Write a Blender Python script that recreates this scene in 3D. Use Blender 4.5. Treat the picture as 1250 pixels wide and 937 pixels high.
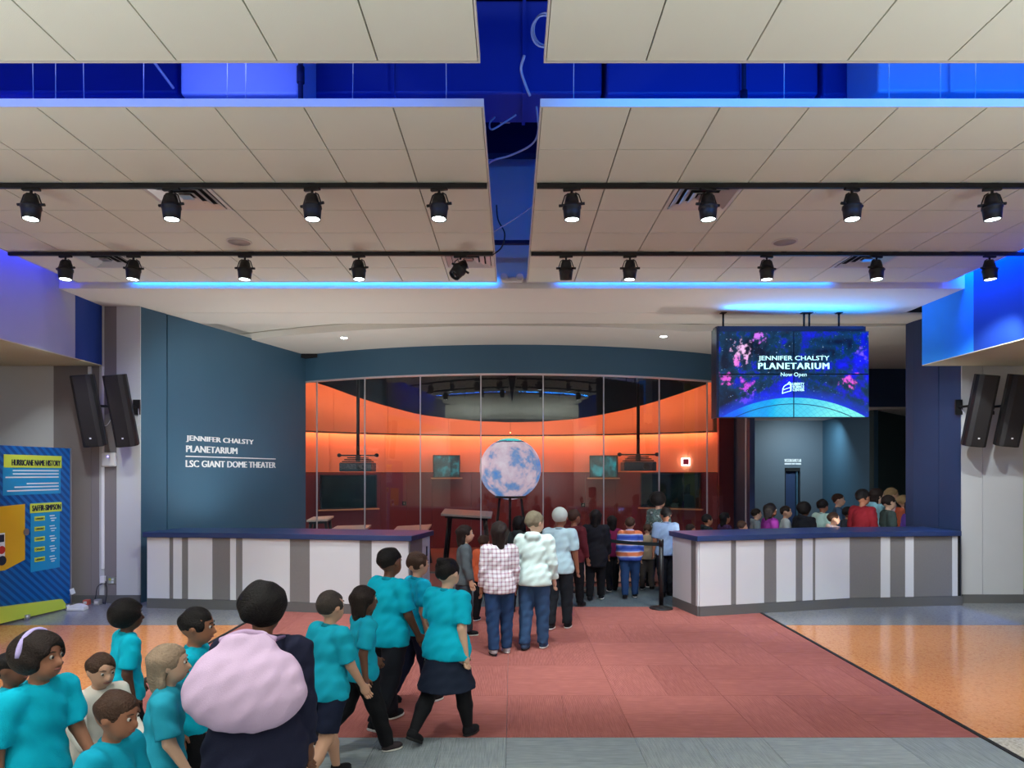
import bpy, bmesh, math, random
import numpy as np
from mathutils import Vector, Matrix

for _o in list(bpy.data.objects):
    bpy.data.objects.remove(_o)
scn = bpy.context.scene
C = scn.collection
PI = math.pi
random.seed(7)

# ------------------------------------------------------------------ camera
F = 833.33            # focal length in pixels of a 1250 wide frame (24 mm shift lens)
HX, HY, CAMZ = 625.0, 577.0, 1.9
cam_d = bpy.data.cameras.new('camera')
cam_d.sensor_width = 36.0
cam_d.lens = 24.0
cam_d.shift_y = (HY - 468.5) / 1250.0
cam_d.clip_start = 0.05
cam = bpy.data.objects.new('camera', cam_d)
cam.location = (0, 0, CAMZ)
cam.rotation_euler = (PI / 2, 0, 0)
C.objects.link(cam)
scn.camera = cam

# ------------------------------------------------------------------ world and large lights
world = bpy.data.worlds.new('lobby_ambient')
scn.world = world
world.use_nodes = True
bg = world.node_tree.nodes['Background']
bg.inputs[0].default_value = (0.97, 0.985, 1.0, 1)
bg.inputs[1].default_value = 1.0

def area(name, loc, direction, sx, sy, col, power, spread=180):
    d = bpy.data.lights.new(name, 'AREA')
    d.shape = 'RECTANGLE'; d.size = sx; d.size_y = sy
    d.color = col; d.energy = power; d.spread = math.radians(spread)
    o = bpy.data.objects.new(name, d)
    o.location = loc
    z = -Vector(direction).normalized()
    ref = Vector((1, 0, 0)) if abs(z.x) < 0.9 else Vector((0, 1, 0))
    y = z.cross(ref).normalized(); x = y.cross(z).normalized()
    o.rotation_euler = Matrix((x, y, z)).transposed().to_euler()
    C.objects.link(o)
    return o

BLUE = (0.0, 0.045, 1.0)
AZURE = (0.02, 0.25, 1.0)
# blue strip lights lying on top of the ceiling panels, washing the open plenum
area('plenum_light_left', (-3.0, 6.4, 4.62), (0, 0, 1), 5.0, 3.4, BLUE, 12)
area('plenum_light_right', (3.0, 6.4, 4.62), (0, 0, 1), 5.0, 3.4, (0.0, 0.09, 1.0), 16)
area('plenum_light_front_left', (-3.0, 3.3, 4.95), (0, 0.5, 1), 5.0, 1.0, BLUE, 7)
area('plenum_light_front_right', (4.6, 3.3, 4.95), (0, 0.5, 1), 2.6, 1.0, (0.0, 0.2, 1.0), 24)
area('duct_box_fill', (-2.1, 4.75, 4.75), (0, 0.6, 0.6), 0.8, 0.2, (0.16, 0.22, 1.0), 3.2)  # extra light added to brighten the lavender duct box
area('edge_strip_front_left', (-2.95, 4.17, 4.47), (0, 1, 0.0), 5.2, 0.05, (0.02, 0.18, 1.0), 14)
area('edge_strip_front_right', (2.95, 4.17, 4.47), (0, 1, 0.0), 5.2, 0.05, (0.0, 0.22, 1.0), 30)
area('edge_strip_back_left', (-2.6, 8.955, 4.43), (0, 1, -0.35), 4.8, 0.03, (0.0, 0.2, 1.0), 18)
area('edge_strip_back_right', (2.4, 8.955, 4.43), (0, 1, -0.35), 3.6, 0.03, (0.0, 0.16, 1.0), 12)
# blue strips in the side slots beside the bulkheads
area('side_slot_left', (-5.84, 6.4, 5.0), (-0.25, 0, -1), 0.12, 4.6, (0.03, 0.05, 1.0), 40, 120)
area('side_slot_right', (5.78, 7.6, 5.0), (0.9, 0, -1), 0.12, 4.4, (0.0, 0.18, 1.0), 230, 100)
area('soffit_glow_fill', (4.3, 10.1, 4.08), (0.15, -0.5, 1), 2.3, 0.10, (0.01, 0.28, 1.0), 15, 178)  # blue light added above the screens for the soffit glow; no fixture
# unseen uplights added behind the viewer to brighten the ceiling; no fixtures
for _x, _y, _e in ((-4.9, 1.2, 420), (4.9, 1.2, 420), (-2.6, -1.5, 420), (2.6, -1.5, 420), (-5.2, -3.2, 380), (5.2, -3.2, 380)):
    _d = bpy.data.lights.new('lobby_fill_spot', 'SPOT'); _d.energy = _e * 1.12; _d.spot_size = math.radians(160); _d.spot_blend = 0.6
    _d.color = (0.95, 0.99, 1.0); _d.shadow_soft_size = 0.15
    _o = bpy.data.objects.new('lobby_fill_spot', _d); _o.location = (_x, _y, 0.5); _o.rotation_euler = (PI + 0.35, 0, 0); C.objects.link(_o)
# unseen uplights added behind both counters to brighten the soffit; then the corridor lamp
for _x, _y, _e in ((-4.2, 10.75, 34), (-3.0, 10.65, 38), (-1.9, 10.5, 38), (2.9, 10.12, 34), (4.1, 10.42, 34), (5.3, 10.62, 12)):
    _d = bpy.data.lights.new('counter_fill_spot', 'SPOT'); _d.energy = _e * 1.7; _d.spot_size = math.radians(150); _d.spot_blend = 1.0
    _d.color = (1.0, 0.97, 0.92); _d.shadow_soft_size = 0.04
    _o = bpy.data.objects.new('counter_fill_spot', _d); _o.location = (_x, _y, 0.80); _o.rotation_euler = (PI - 0.1, 0, 0); C.objects.link(_o)
area('corridor_lamp', (8.2, 18.6, 3.40), (0, 0.5, -1), 0.8, 0.3, (0.75, 0.95, 1.0), 40, 150)
# added spots, as further track rows out of view, brightening people and floor
for _x in (-4.2, -1.7, 1.7, 4.2):
    for _y in (1.2, 3.2):
        _d = bpy.data.lights.new('overhead_spot', 'SPOT'); _d.energy = 120; _d.spot_size = math.radians(80); _d.spot_blend = 0.8
        _d.color = (0.96, 1.0, 0.98); _d.shadow_soft_size = 0.06
        _o = bpy.data.objects.new('overhead_spot', _d); _o.location = (_x, _y, 4.32); _o.rotation_euler = (0.15, 0, 0); C.objects.link(_o)

# ------------------------------------------------------------------ exposure
scn.view_settings.view_transform = 'Standard'
scn.view_settings.look = 'None'
scn.view_settings.gamma = 1.0
scn.view_settings.use_curve_mapping = False
scn.view_settings.exposure = 0.55

# ------------------------------------------------------------------ helpers
def px(x, y, Y):
    return Vector(((x - HX) * Y / F, Y, CAMZ - (y - HY) * Y / F))

def lin(c):
    return tuple((v / 255 / 12.92) if v <= 10.31 else ((v / 255 + 0.055) / 1.055) ** 2.4 for v in c)

MATS = {}
def mat(name, col, rough=0.6, metal=0.0, var=0.06, scale=6.0, bump=0.0, bscale=80.0, emit=0.0, ecol=None, coat=0.0, spec=0.5):
    if name in MATS:
        return MATS[name]
    m = bpy.data.materials.new(name); m.use_nodes = True
    nt = m.node_tree; N = nt.nodes; L = nt.links
    b = N['Principled BSDF']
    c = lin(col)
    b.inputs['Roughness'].default_value = rough
    b.inputs['Metallic'].default_value = metal
    b.inputs['Specular IOR Level'].default_value = spec
    if coat:
        b.inputs['Coat Weight'].default_value = coat
        b.inputs['Coat Roughness'].default_value = 0.08
    tc = N.new('ShaderNodeTexCoord')
    if var > 0:
        nz = N.new('ShaderNodeTexNoise'); nz.inputs['Scale'].default_value = scale; nz.inputs['Detail'].default_value = 4
        L.new(tc.outputs['Object'], nz.inputs['Vector'])
        mx = N.new('ShaderNodeMix'); mx.data_type = 'RGBA'
        mx.inputs[6].default_value = (*[max(0, v * (1 - var)) for v in c], 1)
        mx.inputs[7].default_value = (*[min(1, v * (1 + var)) for v in c], 1)
        L.new(nz.outputs['Fac'], mx.inputs[0])
        L.new(mx.outputs[2], b.inputs['Base Color'])
    else:
        b.inputs['Base Color'].default_value = (*c, 1)
    if bump > 0:
        n2 = N.new('ShaderNodeTexNoise'); n2.inputs['Scale'].default_value = bscale; n2.inputs['Detail'].default_value = 3
        L.new(tc.outputs['Object'], n2.inputs['Vector'])
        bp = N.new('ShaderNodeBump'); bp.inputs['Strength'].default_value = bump; bp.inputs['Distance'].default_value = 0.01
        L.new(n2.outputs['Fac'], bp.inputs['Height'])
        L.new(bp.outputs['Normal'], b.inputs['Normal'])
    if emit > 0:
        e = lin(ecol) if ecol else c
        b.inputs['Emission Color'].default_value = (*e, 1)
        b.inputs['Emission Strength'].default_value = emit
    MATS[name] = m
    return m

ROOTM = {}
def thing(name, label, cat, loc=(0, 0, 0), rot=(0, 0, 0), group=None):
    o = bpy.data.objects.new(name, None); C.objects.link(o)
    o.empty_display_size = 0.1
    o.location = loc; o.rotation_euler = rot
    o['label'] = label; o['category'] = cat
    if group: o['group'] = group
    from mathutils import Euler
    ROOTM[o.name] = Matrix.Translation(Vector(loc)) @ Euler(rot).to_matrix().to_4x4()
    return o

def struct_root(name, label=None):
    o = bpy.data.objects.new(name, None); C.objects.link(o)
    o.empty_display_size = 0.1
    o['kind'] = 'structure'
    if label: o['label'] = label
    return o

def tag(o, label, cat, group=None):
    o['label'] = label; o['category'] = cat
    if group: o['group'] = group
    return o

def root_of(o):
    while o.parent is not None:
        o = o.parent
    return o

class MB:
    def __init__(s):
        s.v = []; s.f = []; s.sm = []
    def add(s, vs, fs, smooth=False):
        k = len(s.v)
        s.v.extend([tuple(v) for v in vs])
        for f in fs:
            s.f.append([i + k for i in f]); s.sm.append(smooth)
        return s
    def box(s, x0, x1, y0, y1, z0, z1):
        vs = [(x0, y0, z0), (x1, y0, z0), (x1, y1, z0), (x0, y1, z0), (x0, y0, z1), (x1, y0, z1), (x1, y1, z1), (x0, y1, z1)]
        return s.add(vs, [(0, 3, 2, 1), (4, 5, 6, 7), (0, 1, 5, 4), (1, 2, 6, 5), (2, 3, 7, 6), (3, 0, 4, 7)])
    def obox(s, c, u, v, w):
        c, u, v, w = Vector(c), Vector(u), Vector(v), Vector(w)
        vs = [c - u - v - w, c + u - v - w, c + u + v - w, c - u + v - w, c - u - v + w, c + u - v + w, c + u + v + w, c - u + v + w]
        return s.add(vs, [(0, 3, 2, 1), (4, 5, 6, 7), (0, 1, 5, 4), (1, 2, 6, 5), (2, 3, 7, 6), (3, 0, 4, 7)])
    def wallbox(s, a, b, z0, z1, t0, t1):
        """vertical slab along plan segment a-b, offset t0..t1 along the left normal"""
        a = Vector((a[0], a[1], 0)); b = Vector((b[0], b[1], 0))
        d = (b - a).normalized(); n = Vector((-d.y, d.x, 0))
        P = [a + n * t0, b + n * t0, b + n * t1, a + n * t1]
        return s.prism([(p.x, p.y) for p in P], z0, z1)
    def prism(s, poly, z0, z1):
        n = len(poly)
        ar = sum(poly[i][0] * poly[(i + 1) % n][1] - poly[(i + 1) % n][0] * poly[i][1] for i in range(n))
        if ar < 0: poly = poly[::-1]
        vs = [(p[0], p[1], z0) for p in poly] + [(p[0], p[1], z1) for p in poly]
        fs = [tuple(range(n))[::-1], tuple(range(n, 2 * n))]
        fs += [(i, (i + 1) % n, n + (i + 1) % n, n + i) for i in range(n)]
        return s.add(vs, fs)
    def tube(s, pts, r, seg=8, cap=True):
        pts = [Vector(p) for p in pts]
        n = len(pts)
        rr = r if isinstance(r, (list, tuple)) else [r] * n
        vs = []
        t0 = (pts[1] - pts[0]).normalized()
        ref = Vector((0, 0, 1)) if abs(t0.z) < 0.9 else Vector((1, 0, 0))
        nrm = t0.cross(ref).normalized()
        for i, p in enumerate(pts):
            t = (pts[min(i + 1, n - 1)] - pts[max(i - 1, 0)]).normalized()
            nrm = (nrm - t * nrm.dot(t)).normalized()
            bn = t.cross(nrm)
            for k in range(seg):
                a = 2 * PI * k / seg
                vs.append(p + (nrm * math.cos(a) + bn * math.sin(a)) * rr[i])
        fs = []
        for i in range(n - 1):
            for k in range(seg):
                k2 = (k + 1) % seg
                fs.append((i * seg + k, i * seg + k2, (i + 1) * seg + k2, (i + 1) * seg + k))
        s.add(vs, fs, True)
        if cap:
            b = len(s.v) - len(vs)
            s.f.append([b + k for k in range(seg)][::-1]); s.sm.append(False)
            s.f.append([b + (n - 1) * seg + k for k in range(seg)]); s.sm.append(False)
        return s
    def lathe(s, prof, seg=24, M=None, smooth=True):
        vs = []
        for r, z in prof:
            for k in range(seg):
                a = 2 * PI * k / seg
                v = Vector((r * math.cos(a), r * math.sin(a), z))
                vs.append(M @ v if M else v)
        fs = []
        for i in range(len(prof) - 1):
            for k in range(seg):
                k2 = (k + 1) % seg
                fs.append((i * seg + k, i * seg + k2, (i + 1) * seg + k2, (i + 1) * seg + k))
        s.add(vs, fs, smooth)
        b = len(s.v) - len(vs)
        if prof[0][0] > 1e-4: s.f.append([b + k for k in range(seg)][::-1]); s.sm.append(False)
        if prof[-1][0] > 1e-4: s.f.append([b + (len(prof) - 1) * seg + k for k in range(seg)]); s.sm.append(False)
        return s
    def arc(s, c, r0, r1, a0, a1, z0, z1, n=12):
        """vertical curved slab; angle measured from -Y (front) towards +X; z may be functions of the angle"""
        zf0 = z0 if callable(z0) else (lambda a: z0)
        zf1 = z1 if callable(z1) else (lambda a: z1)
        vs = []
        for i in range(n + 1):
            a = a0 + (a1 - a0) * i / n
            dx, dy = math.sin(a), -math.cos(a)
            for r, z in ((r0, zf0(a)), (r1, zf0(a)), (r1, zf1(a)), (r0, zf1(a))):
                vs.append((c[0] + r * dx, c[1] + r * dy, z))
        fs = []
        for i in range(n):
            b = i * 4
            for j in range(4):
                fs.append((b + j, b + (j + 1) % 4, b + 4 + (j + 1) % 4, b + 4 + j))
        fs.append((0, 3, 2, 1)); e = n * 4; fs.append((e, e + 1, e + 2, e + 3))
        return s.add(vs, fs)
    def mesh(s, name):
        me = bpy.data.meshes.new(name)
        me.from_pydata(s.v, [], s.f)
        me.polygons.foreach_set('use_smooth', s.sm)
        me.update()
        bm = bmesh.new(); bm.from_mesh(me)
        bmesh.ops.recalc_face_normals(bm, faces=bm.faces)
        bm.to_mesh(me); bm.free()
        return me
    def build(s, name, m=None, parent=None, world=True, bevel=0.0, origin=None):
        if parent is not None and world:
            r = root_of(parent)
            if r.name in ROOTM:
                Mi = ROOTM[r.name].inverted()
                s.v = [tuple(Mi @ Vector(v)) for v in s.v]
        if origin is not None:
            s.v = [(v[0] - origin[0], v[1] - origin[1], v[2] - origin[2]) for v in s.v]
        o = bpy.data.objects.new(name, s.mesh(name))
        C.objects.link(o)
        if origin is not None: o.location = origin
        if m: o.data.materials.append(m)
        if parent is not None: o.parent = parent
        if bevel > 0:
            md = o.modifiers.new('bevel', 'BEVEL'); md.width = bevel; md.segments = 2; md.limit_method = 'ANGLE'
        return o

def inst(me, name, m, parent, loc, rot=(0, 0, 0), scale=None):
    o = bpy.data.objects.new(name, me); C.objects.link(o)
    o.location = loc; o.rotation_euler = rot
    if scale: o.scale = scale
    if m and not me.materials: me.materials.append(m)
    if parent is not None: o.parent = parent
    return o

def copy_tree(o, parent=None):
    c = o.copy(); C.objects.link(c); c.parent = parent
    if parent is None and o.name in ROOTM: ROOTM[c.name] = ROOTM[o.name].copy()
    for ch in list(o.children):
        copy_tree(ch, c)
    return c

def text_geo(s, weight=0.0, spacing=1.0):
    """glyph outline of a string as flat verts/faces normalised to height 1 (cap height), plus width"""
    cu = bpy.data.curves.new('lettering', 'FONT')
    cu.body = s; cu.size = 1.0; cu.offset = weight; cu.space_character = spacing
    cu.resolution_u = 3; cu.extrude = 0.02
    ob = bpy.data.objects.new('lettering', cu); C.objects.link(ob)
    dg = bpy.context.evaluated_depsgraph_get()
    me = bpy.data.meshes.new_from_object(ob.evaluated_get(dg))
    vs = [v.co.copy() for v in me.vertices]; fs = [tuple(p.vertices) for p in me.polygons]
    bpy.data.objects.remove(ob); bpy.data.curves.remove(cu); bpy.data.meshes.remove(me)
    x0 = min(v.x for v in vs); x1 = max(v.x for v in vs)
    y0 = min(v.y for v in vs); y1 = max(v.y for v in vs)
    return vs, fs, x0, x1, y0, y1

def text_on(name, s, P, U, V, Nn, width, height, m, parent, weight=0.0, depth=0.012, shear=0.0, spacing=1.0):
    """lettering whose bounding box fills width x height from corner P along U (reading direction), V (up), facing Nn"""
    vs, fs, x0, x1, y0, y1 = text_geo(s, 0.0, spacing)
    P, U, V, Nn = Vector(P), Vector(U).normalized(), Vector(V).normalized(), Vector(Nn).normalized()
    mb = MB()
    shifts = (0.0,) if weight <= 0 else (-weight * height, weight * height)     # heavier strokes: the glyphs doubled side by side
    for k, dx in enumerate(shifts):
        out = []
        for v in vs:
            a = (v.x - x0) / (x1 - x0) * width + dx; b = (v.y - y0) / (y1 - y0) * height
            out.append(P + U * (a + b * shear) + V * b + Nn * ((v.z + 0.02) / 0.04 * depth * (1 - 0.1 * k)))
        mb.add(out, fs)
    return mb.build(name, m, parent)

# ------------------------------------------------------------------ node helpers for custom materials
class NB:
    def __init__(s, name):
        s.m = bpy.data.materials.new(name); s.m.use_nodes = True
        s.nt = s.m.node_tree; s.N = s.nt.nodes; s.L = s.nt.links
        s.b = s.N['Principled BSDF']
        s.tc = s.N.new('ShaderNodeTexCoord').outputs
        MATS[name] = s.m
    def plug(s, sock, v):
        if isinstance(v, (int, float)): sock.default_value = v
        elif isinstance(v, tuple): sock.default_value = v if len(sock.default_value) == len(v) else (*v, 1)
        else: s.L.new(v, sock)
    def math(s, op, a, b=None, c=None, clamp=False):
        n = s.N.new('ShaderNodeMath'); n.operation = op; n.use_clamp = clamp
        s.plug(n.inputs[0], a)
        if b is not None: s.plug(n.inputs[1], b)
        if c is not None: s.plug(n.inputs[2], c)
        return n.outputs[0]
    def mix(s, f, a, b):
        n = s.N.new('ShaderNodeMix'); n.data_type = 'RGBA'
        s.plug(n.inputs[0], f); s.plug(n.inputs[6], a); s.plug(n.inputs[7], b)
        return n.outputs[2]
    def noise(s, vec, scale, detail=3, rough=0.5):
        n = s.N.new('ShaderNodeTexNoise'); n.inputs['Scale'].default_value = scale
        n.inputs['Detail'].default_value = detail; n.inputs['Roughness'].default_value = rough
        s.L.new(vec, n.inputs['Vector']); return n.outputs['Fac']
    def voro(s, vec, scale, feature='F1'):
        n = s.N.new('ShaderNodeTexVoronoi'); n.inputs['Scale'].default_value = scale; n.feature = feature
        s.L.new(vec, n.inputs['Vector']); return n
    def ramp(s, f, stops):
        n = s.N.new('ShaderNodeValToRGB'); cr = n.color_ramp
        while len(cr.elements) < len(stops): cr.elements.new(0.5)
        for e, (p, c) in zip(cr.elements, stops):
            e.position = p; e.color = (*c, 1)
        s.L.new(f, n.inputs[0]); return n.outputs[0]
    def sep(s, vec):
        n = s.N.new('ShaderNodeSeparateXYZ'); s.L.new(vec, n.inputs[0]); return n.outputs
    def bump(s, h, strength, dist=0.01):
        n = s.N.new('ShaderNodeBump'); n.inputs['Strength'].default_value = strength; n.inputs['Distance'].default_value = dist
        s.L.new(h, n.inputs['Height']); s.L.new(n.outputs[0], s.b.inputs['Normal'])

def glass_mat(name, tint=(0.93, 0.97, 0.97), base=0.055):
    q = NB(name)
    lw = q.N.new('ShaderNodeLayerWeight'); lw.inputs['Blend'].default_value = 0.5
    f = q.math('MULTIPLY_ADD', q.math('POWER', lw.outputs['Facing'], 5.0), 0.9, base, clamp=True)
    tr = q.N.new('ShaderNodeBsdfTransparent'); tr.inputs[0].default_value = (*tint, 1)
    gl = q.N.new('ShaderNodeBsdfGlossy'); gl.inputs['Roughness'].default_value = 0.0
    mx = q.N.new('ShaderNodeMixShader')
    q.L.new(f, mx.inputs[0]); q.L.new(tr.outputs[0], mx.inputs[1]); q.L.new(gl.outputs[0], mx.inputs[2])
    q.L.new(mx.outputs[0], q.N['Material Output'].inputs['Surface'])
    return q.m

def terrazzo(name, base, chip_a, chip_b, rough=0.16):
    q = NB(name)
    v1 = q.voro(q.tc['Object'], 85.0); v2 = q.voro(q.tc['Object'], 50.0)
    n = q.noise(q.tc['Object'], 1.2, 3)
    c = q.mix(q.math('GREATER_THAN', q.sep(v1.outputs['Color'])[0], 0.62), lin(base) + (1,), lin(chip_a) + (1,))
    c = q.mix(q.math('GREATER_THAN', q.sep(v2.outputs['Color'])[1], 0.82), c, lin(chip_b) + (1,))
    c = q.mix(q.math('MULTIPLY', n, 0.25), c, lin(base) + (1,))
    q.L.new(c, q.b.inputs['Base Color'])
    q.b.inputs['Roughness'].default_value = rough
    return q.m

def carpet(name, a, b):
    """fine ribs running along the tile's own long side"""
    q = NB(name)
    xyz = q.sep(q.tc['Object'])
    rib = q.math('SINE', q.math('MULTIPLY', xyz[0], 2 * PI / 0.011))
    n1 = q.noise(q.tc['Object'], 9.0, 4)
    mp = q.N.new('ShaderNodeMapping'); mp.inputs['Scale'].default_value = (90, 5, 1)
    q.L.new(q.tc['Object'], mp.inputs['Vector'])
    n2 = q.noise(mp.outputs[0], 1.0, 3)
    oi = q.N.new('ShaderNodeObjectInfo')
    f = q.math('ADD', q.math('MULTIPLY', rib, 0.12), q.math('MULTIPLY', n2, 0.9))
    f = q.math('ADD', f, q.math('MULTIPLY_ADD', oi.outputs['Random'], 0.16, -0.13))
    f = q.math('ADD', f, q.math('MULTIPLY_ADD', n1, 0.3, -0.15), clamp=True)
    q.L.new(q.mix(f, lin(a) + (1,), lin(b) + (1,)), q.b.inputs['Base Color'])
    q.b.inputs['Roughness'].default_value = 0.95
    q.b.inputs['Specular IOR Level'].default_value = 0.15
    q.bump(q.math('ADD', rib, n2), 0.5, 0.004)
    return q.m
# ------------------------------------------------------------------ materials
M_TILE = mat('ceiling_tile_white', (222, 223, 209), 0.9, var=0.02, scale=3, bump=0.12, bscale=160)
M_GRID = mat('ceiling_grid_grey', (120, 110, 100), 0.8)
M_TRIM = mat('ceiling_trim_white', (212, 208, 204), 0.5)
M_SOFFIT = mat('soffit_paint', (225, 222, 212), 0.85, var=0.02, scale=2)
M_WHITE = mat('white_paint', (196, 198, 200), 0.7, var=0.03, scale=3)
M_GREYP = mat('grey_stripe_paint', (128, 122, 124), 0.7, var=0.03, scale=4)
M_CREAM = mat('cream_and_light_tint', (205, 198, 168), 0.8, var=0.02)  # paint on the junction box; holds the bulkhead undersides' yellowish light tint
M_BLUEP = mat('royal_blue_paint', (22, 60, 150), 0.6, var=0.03)
M_LAVLIT = mat('blue_lit_white_paint', (170, 174, 205), 0.7, var=0.03)  # white bulkhead paint with the blue light's lavender put into the colour
M_SLATE = mat('slate_blue_paint', (58, 94, 118), 0.55, var=0.05, scale=2, bump=0.05, bscale=200)
M_SLATE2 = mat('grey_slate_paint', (88, 102, 116), 0.6, var=0.05, scale=2)
M_NAVY = mat('navy_laminate', (38, 58, 104), 0.35, var=0.05, scale=5)
M_NAVYW = mat('navy_wall_paint', (38, 58, 96), 0.6, var=0.05, scale=3)
M_GREENW = mat('grey_green_paint', (70, 88, 88), 0.7, var=0.05)
M_LIME = mat('lime_paint', (205, 220, 70), 0.6)
M_BASE = mat('dark_rubber_base', (98, 98, 98), 0.55, var=0.05)
M_BLACK = mat('black_powder_coat', (22, 22, 24), 0.45, var=0.08, scale=20)
M_BLACK2 = mat('black_speaker_grille', (30, 26, 27), 0.6, var=0.15, scale=200, bump=0.4, bscale=500)
M_GAP = mat('dark_gap', (16, 18, 24), 0.9, var=0)
M_STEEL = mat('brushed_steel', (190, 190, 192), 0.28, 0.9, var=0.06, scale=30)
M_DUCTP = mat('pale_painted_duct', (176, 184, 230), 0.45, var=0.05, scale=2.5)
M_DUCT = mat('blue_lit_duct', (52, 74, 176), 0.45, 0.0, var=0.06, scale=2.5)  # pale ducts with the blue plenum light put into their colour
M_DECK = mat('plenum_deck', (16, 22, 70), 0.8, var=0.12, scale=2)  # blue plenum light put into this dark colour as well
M_PANELW = mat('counter_white_laminate', (214, 216, 220), 0.45, var=0.02, scale=3)
M_PANELG = mat('counter_grey_laminate', (122, 120, 120), 0.5, var=0.06, scale=40)
M_ORANGE = mat('terracotta_panel', (232, 140, 104), 0.6, var=0.05, scale=1.5)
M_RED = mat('oxblood_panel', (122, 48, 52), 0.5, var=0.06, scale=2)
M_DARKDOME = mat('black_fascia', (20, 22, 30), 0.5, var=0.1)
M_WARMLED = mat('warm_led', (255, 150, 90), 0.5, var=0, emit=15.0, ecol=(255, 178, 128))
M_LENS = mat('lamp_lens_lit', (255, 255, 255), 0.3, var=0, emit=9.0, ecol=(235, 255, 252))
M_LENSOFF = mat('lamp_lens_unlit', (30, 32, 36), 0.2, var=0)
M_WIRE = mat('pale_wire', (190, 190, 205), 0.5, var=0)
M_WIRED = mat('dark_wire', (20, 20, 30), 0.5, var=0)
M_GLASS = glass_mat('window_glass')
M_MULL = mat('glass_joint_aluminium', (200, 200, 205), 0.35, 0.5, var=0)
M_SIGN = mat('white_sign_letter', (238, 240, 242), 0.4, var=0)
M_RUBBER = mat('dark_rubber', (25, 25, 27), 0.8)
M_OR_TERR = terrazzo('orange_terrazzo', (222, 144, 84), (230, 156, 96), (210, 128, 72))
M_GR_TERR = terrazzo('grey_terrazzo', (134, 136, 138), (142, 144, 146), (124, 126, 130), 0.22)
M_LT_TERR = terrazzo('pale_terrazzo', (196, 190, 176), (214, 208, 196), (172, 166, 156), 0.2)
M_CARP_RED = carpet('red_carpet', (140, 78, 72), (200, 126, 116))
M_CARP_GREY = carpet('grey_carpet', (112, 122, 126), (178, 186, 188))
M_CARP_DARK = carpet('slate_carpet', (70, 84, 92), (112, 124, 130))
M_IN_FLOOR = mat('interior_floor_red', (120, 66, 62), 0.6, var=0.1, scale=6)

# ------------------------------------------------------------------ floor
floor = struct_root('floor', 'lobby floor of carpet tiles and polished terrazzo')
MB().box(-10, 12, -4, 22, -0.2, -0.004).build('floor_slab', M_GR_TERR, floor)
E = 3.37
def fzone(x0, x1, y0, y1, m, name):
    MB().box(x0, x1, y0, y1, -0.01, 0.004).build(name, m, floor)
for s in (-1, 1):
    a, b = sorted((s * (E + 0.02), s * 9.5))
    fzone(a, b, 8.52, 11.4, M_GR_TERR, 'terrazzo_band')
    fzone(a, b, 4.90, 8.51, M_OR_TERR, 'terrazzo_band')
    fzone(a, b, -3.5, 4.89, M_LT_TERR, 'terrazzo_band')
    MB().box(s * E - 0.018, s * E + 0.018, -3.5, 9.4, -0.01, 0.013).build('edge_strip', M_RUBBER, floor)
fzone(-5.0, 9.0, 11.41, 20.5, M_IN_FLOOR, 'interior_floor')
fzone(-3.35, 3.35, 9.66, 11.40, M_CARP_DARK, 'entrance_mat')
BL = 0.9144
g = 0.0015
plank_me = {}
def plank(w, l):
    k = (round(w, 3), round(l, 3))
    if k not in plank_me:
        plank_me[k] = MB().box(-w / 2 + g, w / 2 - g, -l / 2 + g, l / 2 - g, -0.008, 0.008).mesh('carpet_tile')
    return plank_me[k]
def carpet_field(x0, x1, y0, y1, bx, by, m):
    i0 = math.floor((x0 - bx) / BL); i1 = math.ceil((x1 - bx) / BL)
    j0 = math.floor((y0 - by) / BL); j1 = math.ceil((y1 - by) / BL)
    for i in range(i0, i1):
        for j in range(j0, j1):
            for h in (0, 1):
                if (i + j) % 2 == 0:   # two planks running in depth
                    r = [bx + i * BL + h * BL / 2, bx + i * BL + (h + 1) * BL / 2, by + j * BL, by + (j + 1) * BL]; turn = 0
                else:
                    r = [bx + i * BL, bx + (i + 1) * BL, by + j * BL + h * BL / 2, by + j * BL + (h + 1) * BL / 2]; turn = 1
                r = [max(r[0], x0), min(r[1], x1), max(r[2], y0), min(r[3], y1)]
                if r[1] - r[0] < 0.03 or r[3] - r[2] < 0.03: continue
                w, l = r[1] - r[0], r[3] - r[2]
                me = plank(l, w) if turn else plank(w, l)
                me2 = me
                if me2.materials and me2.materials[0] != m:
                    me2 = plank_me.setdefault((m.name, round(w, 3), round(l, 3), turn), me.copy()); me2.materials.clear()
                inst(me2, 'carpet_tile', m, floor, ((r[0] + r[1]) / 2, (r[2] + r[3]) / 2, 0), (0, 0, PI / 2 * turn))
carpet_field(-3.35, 3.35, 4.89, 9.65, -0.04, 4.89, M_CARP_RED)
plank_me.clear()
carpet_field(-3.35, 3.35, 3.06, 4.885, -0.04, 4.885, M_CARP_GREY)
fzone(-3.35, 3.35, -3.5, 3.055, M_CARP_GREY, 'carpet_field')

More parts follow.
